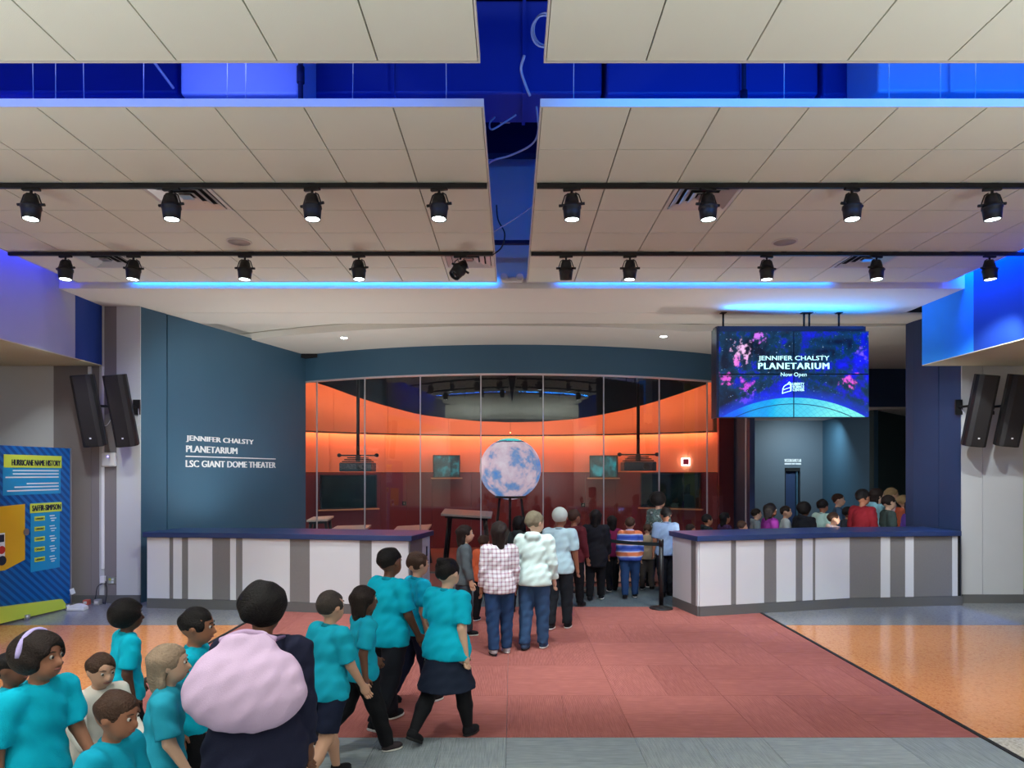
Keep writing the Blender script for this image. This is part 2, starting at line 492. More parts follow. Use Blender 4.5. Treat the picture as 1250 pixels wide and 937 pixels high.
# ------------------------------------------------------------------ ceiling: suspended panels of square tiles
TZ = 4.40; T = 0.61; SL = 0.205
tile_me = MB().box(-T / 2 + 0.005, T / 2 - 0.005, -T / 2 + 0.005, T / 2 - 0.005, 0, 0.018).mesh('ceiling_tile')
DIFF = {(-1, 2, 4), (1, 2, 2), (-1, 5, 7), (-1, 5, 0), (1, 5, 6)}     # tile places taken by air diffusers (side, row, column)
YF = 4.67
def cloud(side, y0, rows, label, key):
    root = struct_root('ceiling', label)
    y1 = y0 + rows * T
    xa, xb = sorted((side * SL, side * (SL + 9 * T)))
    for r in range(rows):
        for c in range(9):
            if key and (side, r, c) in DIFF: continue
            inst(tile_me, 'ceiling_tile', M_TILE, root, (side * (SL + (c + 0.5) * T), y0 + (r + 0.5) * T, TZ))
    MB().box(xa, xb, y0, y1, TZ + 0.019, TZ + 0.03).build('grid_backing', M_GRID, root)
    for b in ((xa - 0.012, xb + 0.012, y0 - 0.014, y0), (xa - 0.012, xb + 0.012, y1, y1 + 0.014),
              (xa - 0.012, xa, y0, y1), (xb, xb + 0.012, y0, y1)):
        MB().box(*b, TZ - 0.004, TZ + 0.052).build('edge_trim', M_TRIM, root)
    return root
cl_l = cloud(-1, YF, 7, 'beige tiled ceiling panel left of the blue slot', True)
cl_r = cloud(1, YF, 7, 'beige tiled ceiling panel right of the blue slot', True)
fr_l = cloud(-1, 4.147 - 2 * T, 2, 'nearest beige tiled ceiling panel on the left', False)
fr_r = cloud(1, 4.147 - 2 * T, 2, 'nearest beige tiled ceiling panel on the right', False)
for r_, s in ((fr_l, -1), (fr_r, 1)):
    a, b = sorted((s * SL, s * (SL + 9 * T)))
    MB().box(a, b, -4.0, 4.147 - 2 * T - 0.02, TZ, TZ + 0.05).build('ceiling_field', M_TILE, r_)

for s in (-1, 1):
    sw_ = struct_root('wall_left' if s < 0 else 'wall_right', 'plain outer wall at the %s of the lobby' % ('left' if s < 0 else 'right'))
    a, b = sorted((s * 8.65, s * 8.8))
    MB().box(a, b, -6.2, 11.6, 0, 6.2).build('wall_panel', M_TRIM, sw_)
    a, b = sorted((s * 6.0, s * 6.1))
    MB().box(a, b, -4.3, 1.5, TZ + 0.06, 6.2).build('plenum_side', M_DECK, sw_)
    if s > 0:
        MB().box(8.8, 12.2, 11.5, 11.6, 0, 4.5).build('wall_panel', M_SLATE, sw_)
        MB().box(12.1, 12.2, 11.6, 21, 0, 4.5).build('wall_panel', M_SLATE, sw_)
        MB().box(5.0, 12.2, 20.9, 21, 0, 4.5).build('wall_panel', M_SLATE, sw_)
        MB().box(11.0, 12.2, 11.1, 21, 4.42, 4.5).build('wall_cap', M_SOFFIT, sw_)
rear = struct_root('wall_front', 'plain wall of the lobby behind the viewer')
MB().box(-8.6, 8.6, -6.2, -6.0, 0, 4.4).build('wall_panel', M_GREYP, rear)
MB().box(-9, 9, -6.0, -4.0, -0.2, 0.0).build('wall_plinth', M_GR_TERR, rear)
MB().box(-8.8, 8.8, -6.2, -4.0, 4.4, 4.5).build('wall_cap', M_TILE, rear)
for s in (-1, 1):
    a, b = sorted((s * 5.72, s * 8.8))
    MB().box(a, b, -4.0, 1.5, 4.4, 4.45).build('wall_cap', M_TILE, rear)
# open plenum above the panels
deck = struct_root('ceiling', 'dark open plenum deck above the panels')
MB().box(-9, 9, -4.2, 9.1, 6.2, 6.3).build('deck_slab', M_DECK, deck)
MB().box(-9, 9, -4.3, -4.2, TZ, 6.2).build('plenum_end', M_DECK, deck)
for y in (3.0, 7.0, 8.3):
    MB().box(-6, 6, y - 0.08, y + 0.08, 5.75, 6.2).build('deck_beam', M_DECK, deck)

# ------------------------------------------------------------------ soffit and side bulkheads
SZ = 4.33
sof = struct_root('trim_1', 'beige soffit behind the ceiling panels')
MB().box(-5.97, 5.97, 9.0, 10.372, SZ, 6.2).build('soffit_box', M_SOFFIT, sof)
MB().box(-6.4, 7.2, 10.38, 11.12, SZ, 6.2).build('soffit_box', M_SOFFIT, sof)
MB().box(-5.9, 7.0, 10.372, 10.38, SZ + 0.01, 6.1).build('soffit_joint', M_GAP, sof)
BZ = 3.458
bl = struct_root('wall_left', 'lavender and blue bulkhead high on the left')
MB().box(-8.6, -5.985, 1.5, 9.94, BZ + 0.012, 6.2).build('bulkhead_core', M_WHITE, bl)
MB().box(-8.6, -5.97, 1.5, 9.94, BZ, BZ + 0.012).build('bulkhead_underside', M_CREAM, bl)
MB().box(-5.985, -5.97, 1.5, 9.33, BZ + 0.012, 6.2).build('bulkhead_face', M_LAVLIT, bl)
MB().box(-5.985, -5.97, 9.33, 9.94, BZ + 0.012, 6.2).build('bulkhead_face', M_BLUEP, bl)
br = struct_root('wall_right', 'bright blue bulkhead high on the right')
MB().box(5.985, 8.6, 1.5, 9.94, BZ + 0.012, 6.2).build('bulkhead_core', M_WHITE, br)
MB().box(5.97, 8.6, 1.5, 9.94, BZ, BZ + 0.012).build('bulkhead_underside', M_CREAM, br)
MB().box(5.97, 5.985, 1.5, 8.83, BZ + 0.012, 6.2).build('bulkhead_face', M_BLUEP, br)
MB().box(5.97, 5.985, 8.83, 9.94, BZ + 0.012, 6.2).build('bulkhead_face', mat('azure_lit_paint', (40, 150, 245), 0.7, var=0.03), br)  # azure light on the far bulkhead end put into its colour

# ------------------------------------------------------------------ left wall behind the speakers, painted in vertical bands
WY = 9.97
def wx(x): return (x - HX) * WY / F
wl = struct_root('wall_left', 'pale wall with grey vertical bands left of the entrance')
MB().box(-8.8, wx(172), WY, WY + 0.25, 0, SZ).build('wall_core', M_WHITE, wl)
for x0, x1, m, d in ((66, 112, M_GREYP, .010), (112, 122, M_GREYP, .006), (122, 128, M_WHITE, .014), (128, 143, M_GREYP, .010), (143, 172, M_WHITE, .014)):
    MB().box(wx(x0), wx(x1) - 0.002, WY - d, WY, 0.12, SZ).build('painted_band', m, wl)
MB().box(-8.8, wx(172), WY - 0.022, WY, 0, 0.12).build('wall_base', M_BASE, wl)
# left edge return beside the slate wall
WA, WB = Vector((-5.42, 9.97, 0)), Vector((-4.2, 13.9, 0))
Wd = (WB - WA).normalized(); Wn = Vector((Wd.y, -Wd.x, 0))     # facing the lobby
def wall_s(x):
    """distance along the slate wall where the sight line of column x meets it"""
    k = (x - HX) / F
    return (k * WA.y - WA.x) / (Wd.x - k * Wd.y)
WLEN = (WB - WA).length
ws = struct_root('wall_back', 'angled slate blue wall with white lettering')
def wpt(s, z, off=0.0):
    p = WA + Wd * s + Wn * off
    return Vector((p.x, p.y, z))
s1 = wall_s(204)
for a, b in ((0.0, s1 - 0.012), (s1 + 0.012, WLEN)):
    MB().wallbox(wpt(a, 0).xy, wpt(b, 0).xy, 0, SZ - 0.004, 0.0, 0.03).build('wall_panel', M_SLATE, ws)
MB().wallbox(wpt(0, 0).xy, wpt(WLEN, 0).xy, 0, SZ - 0.01, 0.03, 0.2).build('wall_core', M_GAP, ws)
e = wpt(WLEN, 0)
MB().box(e.x - 0.25, e.x + 0.28, e.y - 0.16, e.y + 0.1, SZ - 0.11, SZ).build('end_bracket', M_GAP, ws)
def wall_text(name, s, xa, xb, zt, zb, w=0.0):
    sa, sb = wall_s(xa), wall_s(xb)
    text_on(name, s, wpt(sa, zb, 0.001), Wd, (0, 0, 1), Wn, sb - sa, zt - zb, M_SIGN, ws, weight=w)
def zat(x, y):
    p = WA + Wd * wall_s(x)
    return CAMZ - (y - HY) * p.y / F
wall_text('lettering', 'JENNIFER CHALSTY', 227, 309, zat(227, 530.9), zat(227, 539.3), 0.03)
wall_text('lettering', 'PLANETARIUM', 227, 289.2, zat(227, 543.3), zat(227, 551.6), 0.03)
wall_text('lettering', 'LSC GIANT DOME THEATER', 226.5, 336, zat(227, 561.4), zat(227, 569.8), 0.03)
za = zat(227, 556.3)
MB().wallbox(wpt(wall_s(226.5), 0).xy, wpt(wall_s(336), 0).xy, za - 0.012, za + 0.004, 0.0, -0.01).build('rule_line', M_SIGN, ws)

# ------------------------------------------------------------------ right pillar and white column
wr = struct_root('wall_right', 'navy pillar and white column right of the counter')
pa, pb = Vector((6.43, 10.94)), Vector((6.555, 9.975))
pm = pa.lerp(pb, 0.56)
pd = (pb - pa).normalized() * 0.006
for a, b in ((pa, pm - pd), (pm + pd, pb)):
    MB().wallbox(a, b, 0, SZ - 0.004, 0.0, 0.05).build('wall_panel', M_NAVYW, wr)
MB().wallbox(pa, pb, 0, SZ - 0.01, 0.05, 0.12).build('wall_core', M_GAP, wr)
MB().prism([(6.43, 10.94), (6.43, 11.15), (7.6, 11.15), (7.6, 10.94)], 0, SZ - 0.004).build('wall_panel', M_NAVYW, wr)
xj = wx(1199)
MB().box(6.56, xj - 0.006, WY - 0.01, WY + 0.2, 0, SZ).build('wall_panel', M_WHITE, wr)
MB().box(xj + 0.006, wx(1249), WY - 0.01, WY + 0.2, 0, SZ).build('wall_panel', M_WHITE, wr)
MB().box(6.56, wx(1249), WY + 0.005, WY + 0.25, 0, SZ).build('wall_core', M_WHITE, wr)
MB().box(6.56, wx(1249) + 0.01, WY - 0.03, WY - 0.01, 0, 0.13).build('wall_base', M_BASE, wr)
MB().box(wx(1249) + 0.4, 9.2, WY + 1.2, WY + 1.4, 0, SZ).build('lime_wall', M_LIME, wr)

# ------------------------------------------------------------------ round glazed hall: fascia, glass, canopy
GC = (0.0, 21.23); GR = 8.43
gw = struct_root('wall_front', 'curved slate fascia and glass wall of the round hall')
for a0, a1 in ((-0.60, -0.2), (-0.2, 0.2), (0.2, 0.6), (0.6, 0.86)):
    MB().arc(GC, GR - 0.12, GR + 0.02, a0, a1, 3.765, 4.30, 14).build('fascia_panel', M_SLATE, gw)
MB().arc(GC, GR - 0.05, GR + 0.03, -0.6, 0.63, 3.735, 3.765, 40).build('glass_channel', M_MULL, gw)
MB().arc(GC, GR - 0.04, GR + 0.03, -0.6, 0.63, 0.0, 0.03, 40).build('floor_channel', M_BASE, gw)
dth = 0.1388
bounds = [-0.535] + [(-3.5 + i) * dth for i in range(9)]
bounds = sorted(b for b in bounds if b >= -0.536)
for a0, a1 in zip(bounds[:-1], bounds[1:]):
    MB().arc(GC, GR - 0.006, GR + 0.006, a0 + 0.0008, a1 - 0.0008, 0.03, 3.735, 8).build('glass_pane', M_GLASS, gw)
for a in bounds[1:]:
    MB().arc(GC, GR - 0.012, GR + 0.012, a - 0.0011, a + 0.0011, 0.03, 3.735, 1).build('glass_joint', M_MULL, gw)
CR = GC[1] - 11.15
can = struct_root('ceiling', 'plain beige canopy ceiling over the hall entrance')
poly = [(CR * math.sin(a), GC[1] - CR * math.cos(a)) for a in [(-0.62 + 0.04 * i) for i in range(24)]]
poly += [(6.6, 11.13), (11.0, 11.13), (11.0, 17.0), (-6.5, 17.0)]
MB().prism(poly, 4.30, 4.42).build('canopy_plate', M_SOFFIT, can)
MB().box(-7, 11, 11.12, 17.0, 4.43, 4.5).build('canopy_void', M_SOFFIT, can)
# corridor on the right
co = struct_root('wall_back', 'slate corridor walls behind the right counter')
MB().wallbox((6.3, 15.75), (9.7, 15.75), 3.43, 4.30, 0, 0.12).build('fascia_panel', M_NAVYW, co)
MB().prism([(5.0, 15.9), (12, 15.9), (12, 21), (5.0, 21)], 3.43, 3.5).build('corridor_ceiling', M_SOFFIT, co)
xd0, xd1 = px(958, 0, 20).x, px(977, 0, 20).x
MB().box(5.2, xd0, 20.0, 20.15, 0, 3.43).build('wall_panel', M_SLATE2, co)
MB().box(xd1, 9.12, 20.0, 20.15, 0, 3.43).build('wall_panel', M_SLATE2, co)
MB().box(xd0, xd1, 20.0, 20.15, 2.05, 3.43).build('wall_panel', M_SLATE2, co)
MB().wallbox((9.1, 20.0), (8.8, 16.6), 0, 3.43, 0, 0.1).build('wall_panel', M_SLATE, co)
MB().wallbox((8.8, 16.6), (11.6, 19.4), 0, 3.43, 0, 0.1).build('wall_panel', M_GREENW, co)
dr = struct_root('door_1', 'narrow dark blue door under the small white sign')
MB().box(xd0 + 0.04, xd1 - 0.11, 20.10, 20.14, 0.005, 1.93).build('door_leaf', M_NAVYW, dr)
MB().box(xd0, xd0 + 0.035, 20.02, 20.13, 0, 2.05).build('door_frame', M_GAP, dr)
MB().box(xd1 - 0.10, xd1 - 0.06, 20.04, 20.14, 0, 2.0).build('door_frame', M_SLATE, dr)
MB().box(xd0, xd1, 20.02, 20.13, 1.95, 2.05).build('door_frame', M_GAP, dr)
MB().box(xd0, xd1, 20.145, 20.16, 0, 2.05).build('door_backing', M_GAP, dr)
sg = thing('door_sign', 'small white lettered sign above the narrow blue door', 'sign', (px(968, 0, 20).x, 19.99, px(0, 567, 20).z))
text_on('lettering', 'WESTERN FAMILY LAB', px(957.5, 563.8, 19.998), (1, 0, 0), (0, 0, 1), (0, -1, 0), 20.3 * 20 / F, 3.9 * 20 / F, M_SIGN, sg, 0.03)
for xa_, xb_ in ((957.8, 966), (966.6, 970.5), (971.2, 977.8)):
    a_ = px(xa_, 566.8, 19.99); b_ = px(xb_, 565.0, 19.99)
    MB().box(a_.x, b_.x, 19.985, 20.0, a_.z, b_.z).build('small_print', M_SIGN, sg)

# ------------------------------------------------------------------ orange back wall inside the hall
OC = (0.0, 10.23); OR = 7.27
def oang(x):
    """angle on the orange wall (from +Y) seen in picture column x"""
    k = (x - HX) / F
    A = 1 + k * k; B = -2 * OC[1]; Cc = OC[1] ** 2 - OR ** 2
    Y = (-B + math.sqrt(B * B - 4 * A * Cc)) / (2 * A)
    return math.atan2(k * Y, Y - OC[1])
def opt(x, y, off=0.0):
    a = oang(x); r = OR - off
    X, Y = r * math.sin(a), OC[1] + r * math.cos(a)
    return Vector((X, Y, CAMZ - (y - HY) * (OC[1] + OR * math.cos(a)) / F)), a
def oarc(x0, x1, z0, z1, r0, r1, n=6, mb=None, rawang=False):
    a0, a1 = (x0, x1) if rawang else (oang(x0), oang(x1))
    # MB.arc measures from -Y towards +X: convert
    return (mb or MB()).arc(OC, OR - r1, OR - r0, PI - a1, PI - a0, z0, z1, n)
ow = struct_root('wall_back', 'curved terracotta panel wall glowing inside the round hall')
xs = [330, 402, 470, 546, 623, 700, 776, 840, 876]
ZJ = 2.845
for a, b in zip(xs[:-1], xs[1:]):
    oarc(a + 0.15, b - 0.15, ZJ + 0.02, 4.29, 0.20, 0.26).build('upper_panel', M_ORANGE, ow)
    oarc(a + 0.15, b - 0.15, 1.915, ZJ - 0.01, -0.03, 0.0).build('middle_panel', M_ORANGE, ow)
xl = [330, 386, 464, 496, 527, 575, 623, 671, 715, 752, 783, 860, 876]
for a, b in zip(xl[:-1], xl[1:]):
    oarc(a + 0.12, b - 0.12, 0.0, 1.90, -0.01, 0.03, 4).build('lower_panel', M_RED, ow)
oarc(330, 876, 0.0, 4.29, -0.1, -0.04, 40).build('wall_core', M_GAP, ow)
oarc(332, 871, ZJ + 0.06, ZJ + 0.09, 0.10, 0.19, 40).build('light_strip', M_WARMLED, ow)
# black fascia dipping in the middle, with the warm strip hidden behind its lower edge
prof = [(330, 440), (373, 463), (400, 471.5), (437, 485), (470, 495), (510, 505.5), (550, 511), (585, 514), (623, 515.3), (661, 514.5), (700, 511.5), (735, 506), (770, 498.5), (804, 489), (840, 477), (870, 466), (890, 458)]
def dipz(a):
    Yc = OC[1] + (OR - 0.85) * math.cos(a)
    x = HX + F * (OR - 0.85) * math.sin(a) / Yc
    for (xa, ya), (xb, yb) in zip(prof[:-1], prof[1:]):
        if x <= xb: break
    t = (x - xa) / (xb - xa)
    return CAMZ + (HY - (ya + (yb - ya) * t)) * Yc / F
zb = lambda a: min(4.27, dipz(PI - a))
MB().arc(OC, OR - 0.90, OR - 0.85, PI - oang(884), PI - oang(330), zb, 4.29, 48).build('black_fascia', M_DARKDOME, ow)
zs0 = lambda a: min(4.22, dipz(PI - a) + 0.10); zs1 = lambda a: min(4.26, dipz(PI - a) + 0.14)
MB().arc(OC, OR - 0.845, OR - 0.78, PI - oang(882), PI - oang(332), zs0, zs1, 48).build('light_strip', M_WARMLED, ow)
a_, _ = opt(876, 0); 
MB().prism([(a_.x, a_.y - 0.1), (5.10, 15.70), (5.10, 15.9), (a_.x, a_.y + 0.1)], 0, 4.29).build('end_panel', M_RED, ow)
MB().prism([(5.10, 15.70), (5.03, 14.45), (5.13, 14.42), (5.2, 15.70)], 0, 3.73).build('end_panel', M_NAVYW, ow)
# ------------------------------------------------------------------ track lighting
TRY = (YF + 2 * T, YF + 5 * T)
TKZ = TZ - 0.045
tracks = []
for y, xr in ((TRY[0], (-5.69, -0.215)), (TRY[0], (0.215, 5.69)), (TRY[1], (-5.69, -0.215)), (TRY[1], (0.215, 5.93))):
    side = 'left' if xr[0] < 0 else 'right'; which = 'nearer' if y < 7 else 'farther'
    t = thing('lighting_track', 'long thin black lighting track, the %s one on the %s ceiling panel' % (which, side), 'track', ((xr[0] + xr[1]) / 2, y, TZ), group='lighting tracks')
    MB().box(xr[0], xr[1], y - 0.018, y + 0.018, TKZ, TZ - 0.007).build('rail', M_BLACK, t)
    for k in range(9):
        xk = xr[0] + (k + 0.5) / 9 * (xr[1] - xr[0])
        if abs(xk) > 5.6: continue
        MB().box(xk - 0.03, xk + 0.03, y - 0.004, y + 0.004, TZ - 0.012, TZ + 0.010).build('mounting_clip', M_BLACK, t)

def lamp_head():
    """spotlight hanging from its adapter; local origin on the track, axis downwards"""
    r = bpy.data.objects.new('track_spotlight', None); C.objects.link(r); r.empty_display_size = 0.05
    MB().box(-0.075, 0.075, -0.016, 0.016, -0.022, 0.0).build('track_adapter', M_BLACK, r, world=False, bevel=0.003)
    MB().tube([(0, 0, -0.015), (0, 0, -0.045)], 0.012, 10).build('swivel', M_BLACK, r, world=False)
    h = bpy.data.objects.new('lamp_body', None)
    prof = [(0.026, -0.05), (0.044, -0.056), (0.055, -0.085), (0.062, -0.12), (0.066, -0.150), (0.080, -0.152), (0.082, -0.175),
            (0.077, -0.178), (0.073, -0.215), (0.067, -0.272), (0.059, -0.272), (0.059, -0.245)]
    b = MB().lathe(prof, 24).build('lamp_body', M_BLACK, r, world=False)
    for s in (-1, 1):
        MB().tube([(s * 0.03, 0, -0.042), (s * 0.060, 0, -0.06), (s * 0.084, 0, -0.13), (s * 0.085, 0, -0.15)], 0.006, 6).build('yoke_arm', M_BLACK, r, world=False)
        MB().tube([(s * 0.064, 0, -0.142), (s * 0.112, 0, -0.142)], 0.013, 8).build('yoke_knob', M_BLACK, r, world=False)
    MB().lathe([(0.0, -0.268), (0.058, -0.268), (0.058, -0.262), (0.0, -0.262)], 24).build('lens', M_LENS, r, world=False)
    return r

proto = lamp_head()
ROWS = [(0, [38, 209, 381, 536, 698, 864, 1040, 1211]), (1, [80, 163, 299, 438, 562, 691, 769, 936, 1070, 1208])]
ordn = ['first', 'second', 'third', 'fourth', 'fifth', 'sixth', 'seventh', 'eighth', 'ninth', 'tenth']
first = True
lens_off = None
for row, xs_ in ROWS:
    for i, x in enumerate(xs_):
        o = proto if first else copy_tree(proto)
        first = False
        y = TRY[row]
        z = TKZ
        X = (x - HX) * y / F
        o.location = (X, y, z)
        tx, ty = (random.uniform(-0.06, 0.06), random.uniform(-0.08, 0.04))
        if (row, x) == (1, 562): tx, ty = 0.55, -0.5
        if (row, x) == (1, 691): tx, ty = 0.03, 0.25
        o.rotation_euler = (0, 0, random.uniform(-0.3, 0.3))
        name = 'nearer' if row == 0 else 'farther'
        extra = ''
        lit = True
        if x == 562: extra = ' tilted sideways'; lit = False
        if x == 691: extra = ' and unlit'; lit = False
        lab = 'black track spotlight%s, %s from the left on the %s track' % (extra, ordn[i], name)
        tag(o, lab, 'spotlight', 'track spotlights')
        for ch in o.children:
            base = ch.name.split('.')[0]
            if base in ('lamp_body', 'lens', 'yoke_knob'):
                # tilt the head about the yoke pivot
                R = Matrix.Translation((0, 0, -0.142)) @ Matrix.Rotation(tx, 4, 'Y') @ Matrix.Rotation(ty, 4, 'X') @ Matrix.Translation((0, 0, 0.142))
                ch.matrix_local = R
            if base == 'lens' and not lit:
                ch.data = ch.data.copy(); ch.data.materials[0] = M_LENSOFF
        if lit:
            sd = bpy.data.lights.new('spotlight_beam', 'SPOT')
            sd.energy = 190 if row == 0 else 170
            sd.spot_size = math.radians(62); sd.spot_blend = 0.7
            sd.color = (0.93, 1.0, 0.98); sd.shadow_soft_size = 0.05
            so = bpy.data.objects.new('spotlight_beam', sd); C.objects.link(so)
            so.location = (X, y, z - 0.31)
            so.rotation_euler = (0.30 if row == 0 else 0.55, 0, 0)
            aim = {(1, 80): (-6.7, 9.97, 1.5), (1, 163): (-6.0, 9.97, 1.2), (1, 299): (-4.8, 11.9, 2.3), (1, 1208): (6.9, 9.97, 1.4), (1, 1070): (6.0, 10.4, 1.6), (0, 381): (-3.6, 9.6, 0.6), (0, 1040): (4.2, 9.5, 0.6)}.get((row, x))
            if aim:
                so.rotation_euler = (Vector(aim) - so.location).to_track_quat('-Z', 'Y').to_euler()
                if x == 80: sd.spot_size = math.radians(44)
                sd.energy *= {80: 0.5, 163: 0.3, 299: 1.3, 1208: 0.8, 1070: 1.0, 381: 1.2, 1040: 1.2}[x]

# ------------------------------------------------------------------ air diffusers, ceiling speakers, emergency light
dlab = {(-1, 2, 4): 'chrome louvred air diffuser behind the second nearer spotlight on the left', (1, 2, 2): 'chrome louvred air diffuser behind a nearer spotlight on the right panel',
        (-1, 5, 7): 'chrome louvred air diffuser in the far left ceiling corner', (-1, 5, 0): 'chrome louvred air diffuser behind the sideways tilted spotlight',
        (1, 5, 6): 'chrome louvred air diffuser reflecting blue in the far right ceiling'}
for (s, r, c), lab in dlab.items():
    cx, cy = s * (SL + (c + 0.5) * T), YF + (r + 0.5) * T
    t = thing('air_diffuser', lab, 'diffuser', (cx, cy, TZ), group='ceiling air diffusers')
    fr = MB()
    h = T / 2 - 0.006; w = 0.035
    for b in ((-h, h, -h, -h + w), (-h, h, h - w, h), (-h, -h + w, -h + w, h - w), (h - w, h, -h + w, h - w)):
        fr.box(b[0], b[1], b[2], b[3], -0.006, 0.016)
    fr.build('frame', M_TRIM, t, world=False)
    for k, (ro, ri) in enumerate(((0.255, 0.20), (0.185, 0.13), (0.115, 0.06))):
        lv = MB()
        # a sloping square louvre ring
        zo, zi = -0.012, 0.016
        vs = [(-ro, -ro, zo), (ro, -ro, zo), (ro, ro, zo), (-ro, ro, zo), (-ri, -ri, zi), (ri, -ri, zi), (ri, ri, zi), (-ri, ri, zi)]
        vs += [(v[0], v[1], v[2] + 0.004) for v in vs]
        fs = [(i, (i + 1) % 4, 4 + (i + 1) % 4, 4 + i) for i in range(4)] + [(8 + i, 12 + i, 12 + (i + 1) % 4, 8 + (i + 1) % 4) for i in range(4)]
        fs += [(i, 8 + i, 8 + (i + 1) % 4, (i + 1) % 4) for i in range(4)] + [(4 + i, 4 + (i + 1) % 4, 12 + (i + 1) % 4, 12 + i) for i in range(4)]
        lv.add(vs, fs).build('louvre', mat('diffuser_metal', (205, 205, 206), 0.3, 0.35, var=0.02), t, world=False)
    MB().box(-0.05, 0.05, -0.05, 0.05, -0.004, 0.004).build('centre_plate', M_STEEL, t, world=False)
    MB().box(-h, h, -h, h, 0.017, 0.0185).build('neck', M_GAP, t, world=False)
for s, lab in ((-1, 'round flush ceiling loudspeaker in the left ceiling panel'), (1, 'round flush ceiling loudspeaker in the right ceiling panel')):
    t = thing('ceiling_loudspeaker', lab, 'loudspeaker', (s * 2.95, YF + 4.45 * T, TZ), group='ceiling loudspeakers')
    MB().lathe([(0.13, 0.0), (0.13, -0.008), (0.118, -0.012), (0.115, -0.006)], 28).build('rim', M_TRIM, t, world=False)
    MB().lathe([(0.0, -0.009), (0.114, -0.008), (0.114, 0.0)], 28).build('grille', mat('speaker_mesh_grey', (165, 158, 152), 0.6, var=0.1, scale=150), t, world=False)
el = thing('emergency_light', 'white twin-head emergency light at the end of the blue slot', 'light', (0, 8.99, 4.47))
MB().box(-0.14, 0.14, 8.92, 8.999, 4.40, 4.47).build('housing', M_TRIM, el, bevel=0.02)
for s in (-1, 1):
    hd = MB().lathe([(0.035, 0.0), (0.05, 0.03), (0.05, 0.05), (0.04, 0.05)], 16, Matrix.Translation((s * 0.105, 8.93, 4.45)) @ Matrix.Rotation(PI / 2, 4, 'X')).build('lamp_head', M_TRIM, el)
    MB().lathe([(0.0, 0.047), (0.038, 0.047)], 16, Matrix.Translation((s * 0.105, 8.93, 4.45)) @ Matrix.Rotation(PI / 2, 4, 'X')).build('lamp_glass', M_STEEL, hd)

# ------------------------------------------------------------------ ducts, pipes and wires in the plenum
DY = 5.75
def duct_piece(x0p, x1p, y, zb_, label, m, seams=(), taper=False, zt=5.95):
    x0, x1 = (x0p - HX) * y / F, (x1p - HX) * y / F
    t = thing('air_duct', label, 'duct', ((x0 + x1) / 2, y, zb_), group='plenum ducts')
    MB().box(x0, x1, y, y + 0.5, zb_, zt).build('duct_body', m, t, bevel=0.02)
    for s_ in seams:
        xs2 = (s_ - HX) * y / F
        MB().box(xs2 - 0.015, xs2 + 0.015, y - 0.025, y + 0.51, zb_ - 0.015, zt).build('flange', m, t)
    for k in (0, 1):
        xh = x0 + 0.3 + k * (x1 - x0 - 0.6)
        MB().tube([(xh, y + 0.2, zt - 0.01), (xh, y + 0.2, 6.2)], 0.008, 6).build('hanger_rod', M_WIRED, t)
    return t
dz = lambda py, y: CAMZ + (HY - py) * y / F
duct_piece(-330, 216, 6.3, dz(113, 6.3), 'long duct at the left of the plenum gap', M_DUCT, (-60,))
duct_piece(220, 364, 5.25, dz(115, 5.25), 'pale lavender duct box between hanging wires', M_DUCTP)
duct_piece(371, 735, 5.85, dz(114, 5.85), 'blue-lit duct across the middle of the plenum gap', M_DUCT, (480, 640))
duct_piece(741, 999, 5.8, dz(115, 5.8), 'blue-lit duct right of the centre slot', M_DUCT, (905,))
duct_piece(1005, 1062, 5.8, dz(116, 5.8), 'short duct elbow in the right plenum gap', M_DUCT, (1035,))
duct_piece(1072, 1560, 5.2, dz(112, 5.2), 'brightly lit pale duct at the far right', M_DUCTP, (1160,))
for x, y, lab in ((367, 5.08, 'dark conduit beside the lavender duct box'), (908, 5.4, 'dark conduit in front of the right blue-lit duct')):
    p = px(x, 118, y)
    t = thing('conduit_pipe', lab, 'pipe', (p.x, y, TZ + 0.05))
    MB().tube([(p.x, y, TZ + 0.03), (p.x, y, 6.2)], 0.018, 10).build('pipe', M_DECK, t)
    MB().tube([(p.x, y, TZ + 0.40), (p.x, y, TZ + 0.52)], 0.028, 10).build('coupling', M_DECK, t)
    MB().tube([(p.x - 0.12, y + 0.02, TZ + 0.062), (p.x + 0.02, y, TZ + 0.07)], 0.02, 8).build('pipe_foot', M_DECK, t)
wires = [(41, 'leftmost of all the wires'), (68, 'second from the left of the wires'), (103, 'third from the left of the wires'), (175, 'beside the slanting wire bundle'), (277, 'left one before the lavender duct box'), (300, 'right one before the lavender duct box'), (430, 'before the left half of the middle duct'), (545, 'left of the centre slot'), (700, 'right of the centre slot'), (957, 'just right of the right conduit'), (1085, 'at the left end of the bright duct'), (1148, 'before the middle of the bright duct'), (1190, 'rightmost of all the wires')]
for i, (x, where) in enumerate(wires):
    y = 4.95
    X = (x - HX) * y / F
    o = MB().tube([(X, y, TZ + 0.03), (X + random.uniform(-.03, .03), y, 6.2)], 0.0035, 5).build('hanger_wire', M_WIRE)
    tag(o, 'thin pale hanger wire in the plenum, %s' % where, 'wire', 'plenum hanger wires')
def curve_pts(P, n=28):
    """Catmull-Rom through control points"""
    P = [Vector(p) for p in P]; P = [P[0] * 2 - P[1]] + P + [P[-1] * 2 - P[-2]]
    out = []
    for i in range(1, len(P) - 2):
        for k in range(n // (len(P) - 3)):
            t = k / (n // (len(P) - 3))
            a, b, c, d = P[i - 1], P[i], P[i + 1], P[i + 2]
            out.append(0.5 * ((2 * b) + (c - a) * t + (2 * a - 5 * b + 4 * c - d) * t * t + (3 * b - a - 3 * c + d) * t ** 3))
    out.append(P[-2]); return out
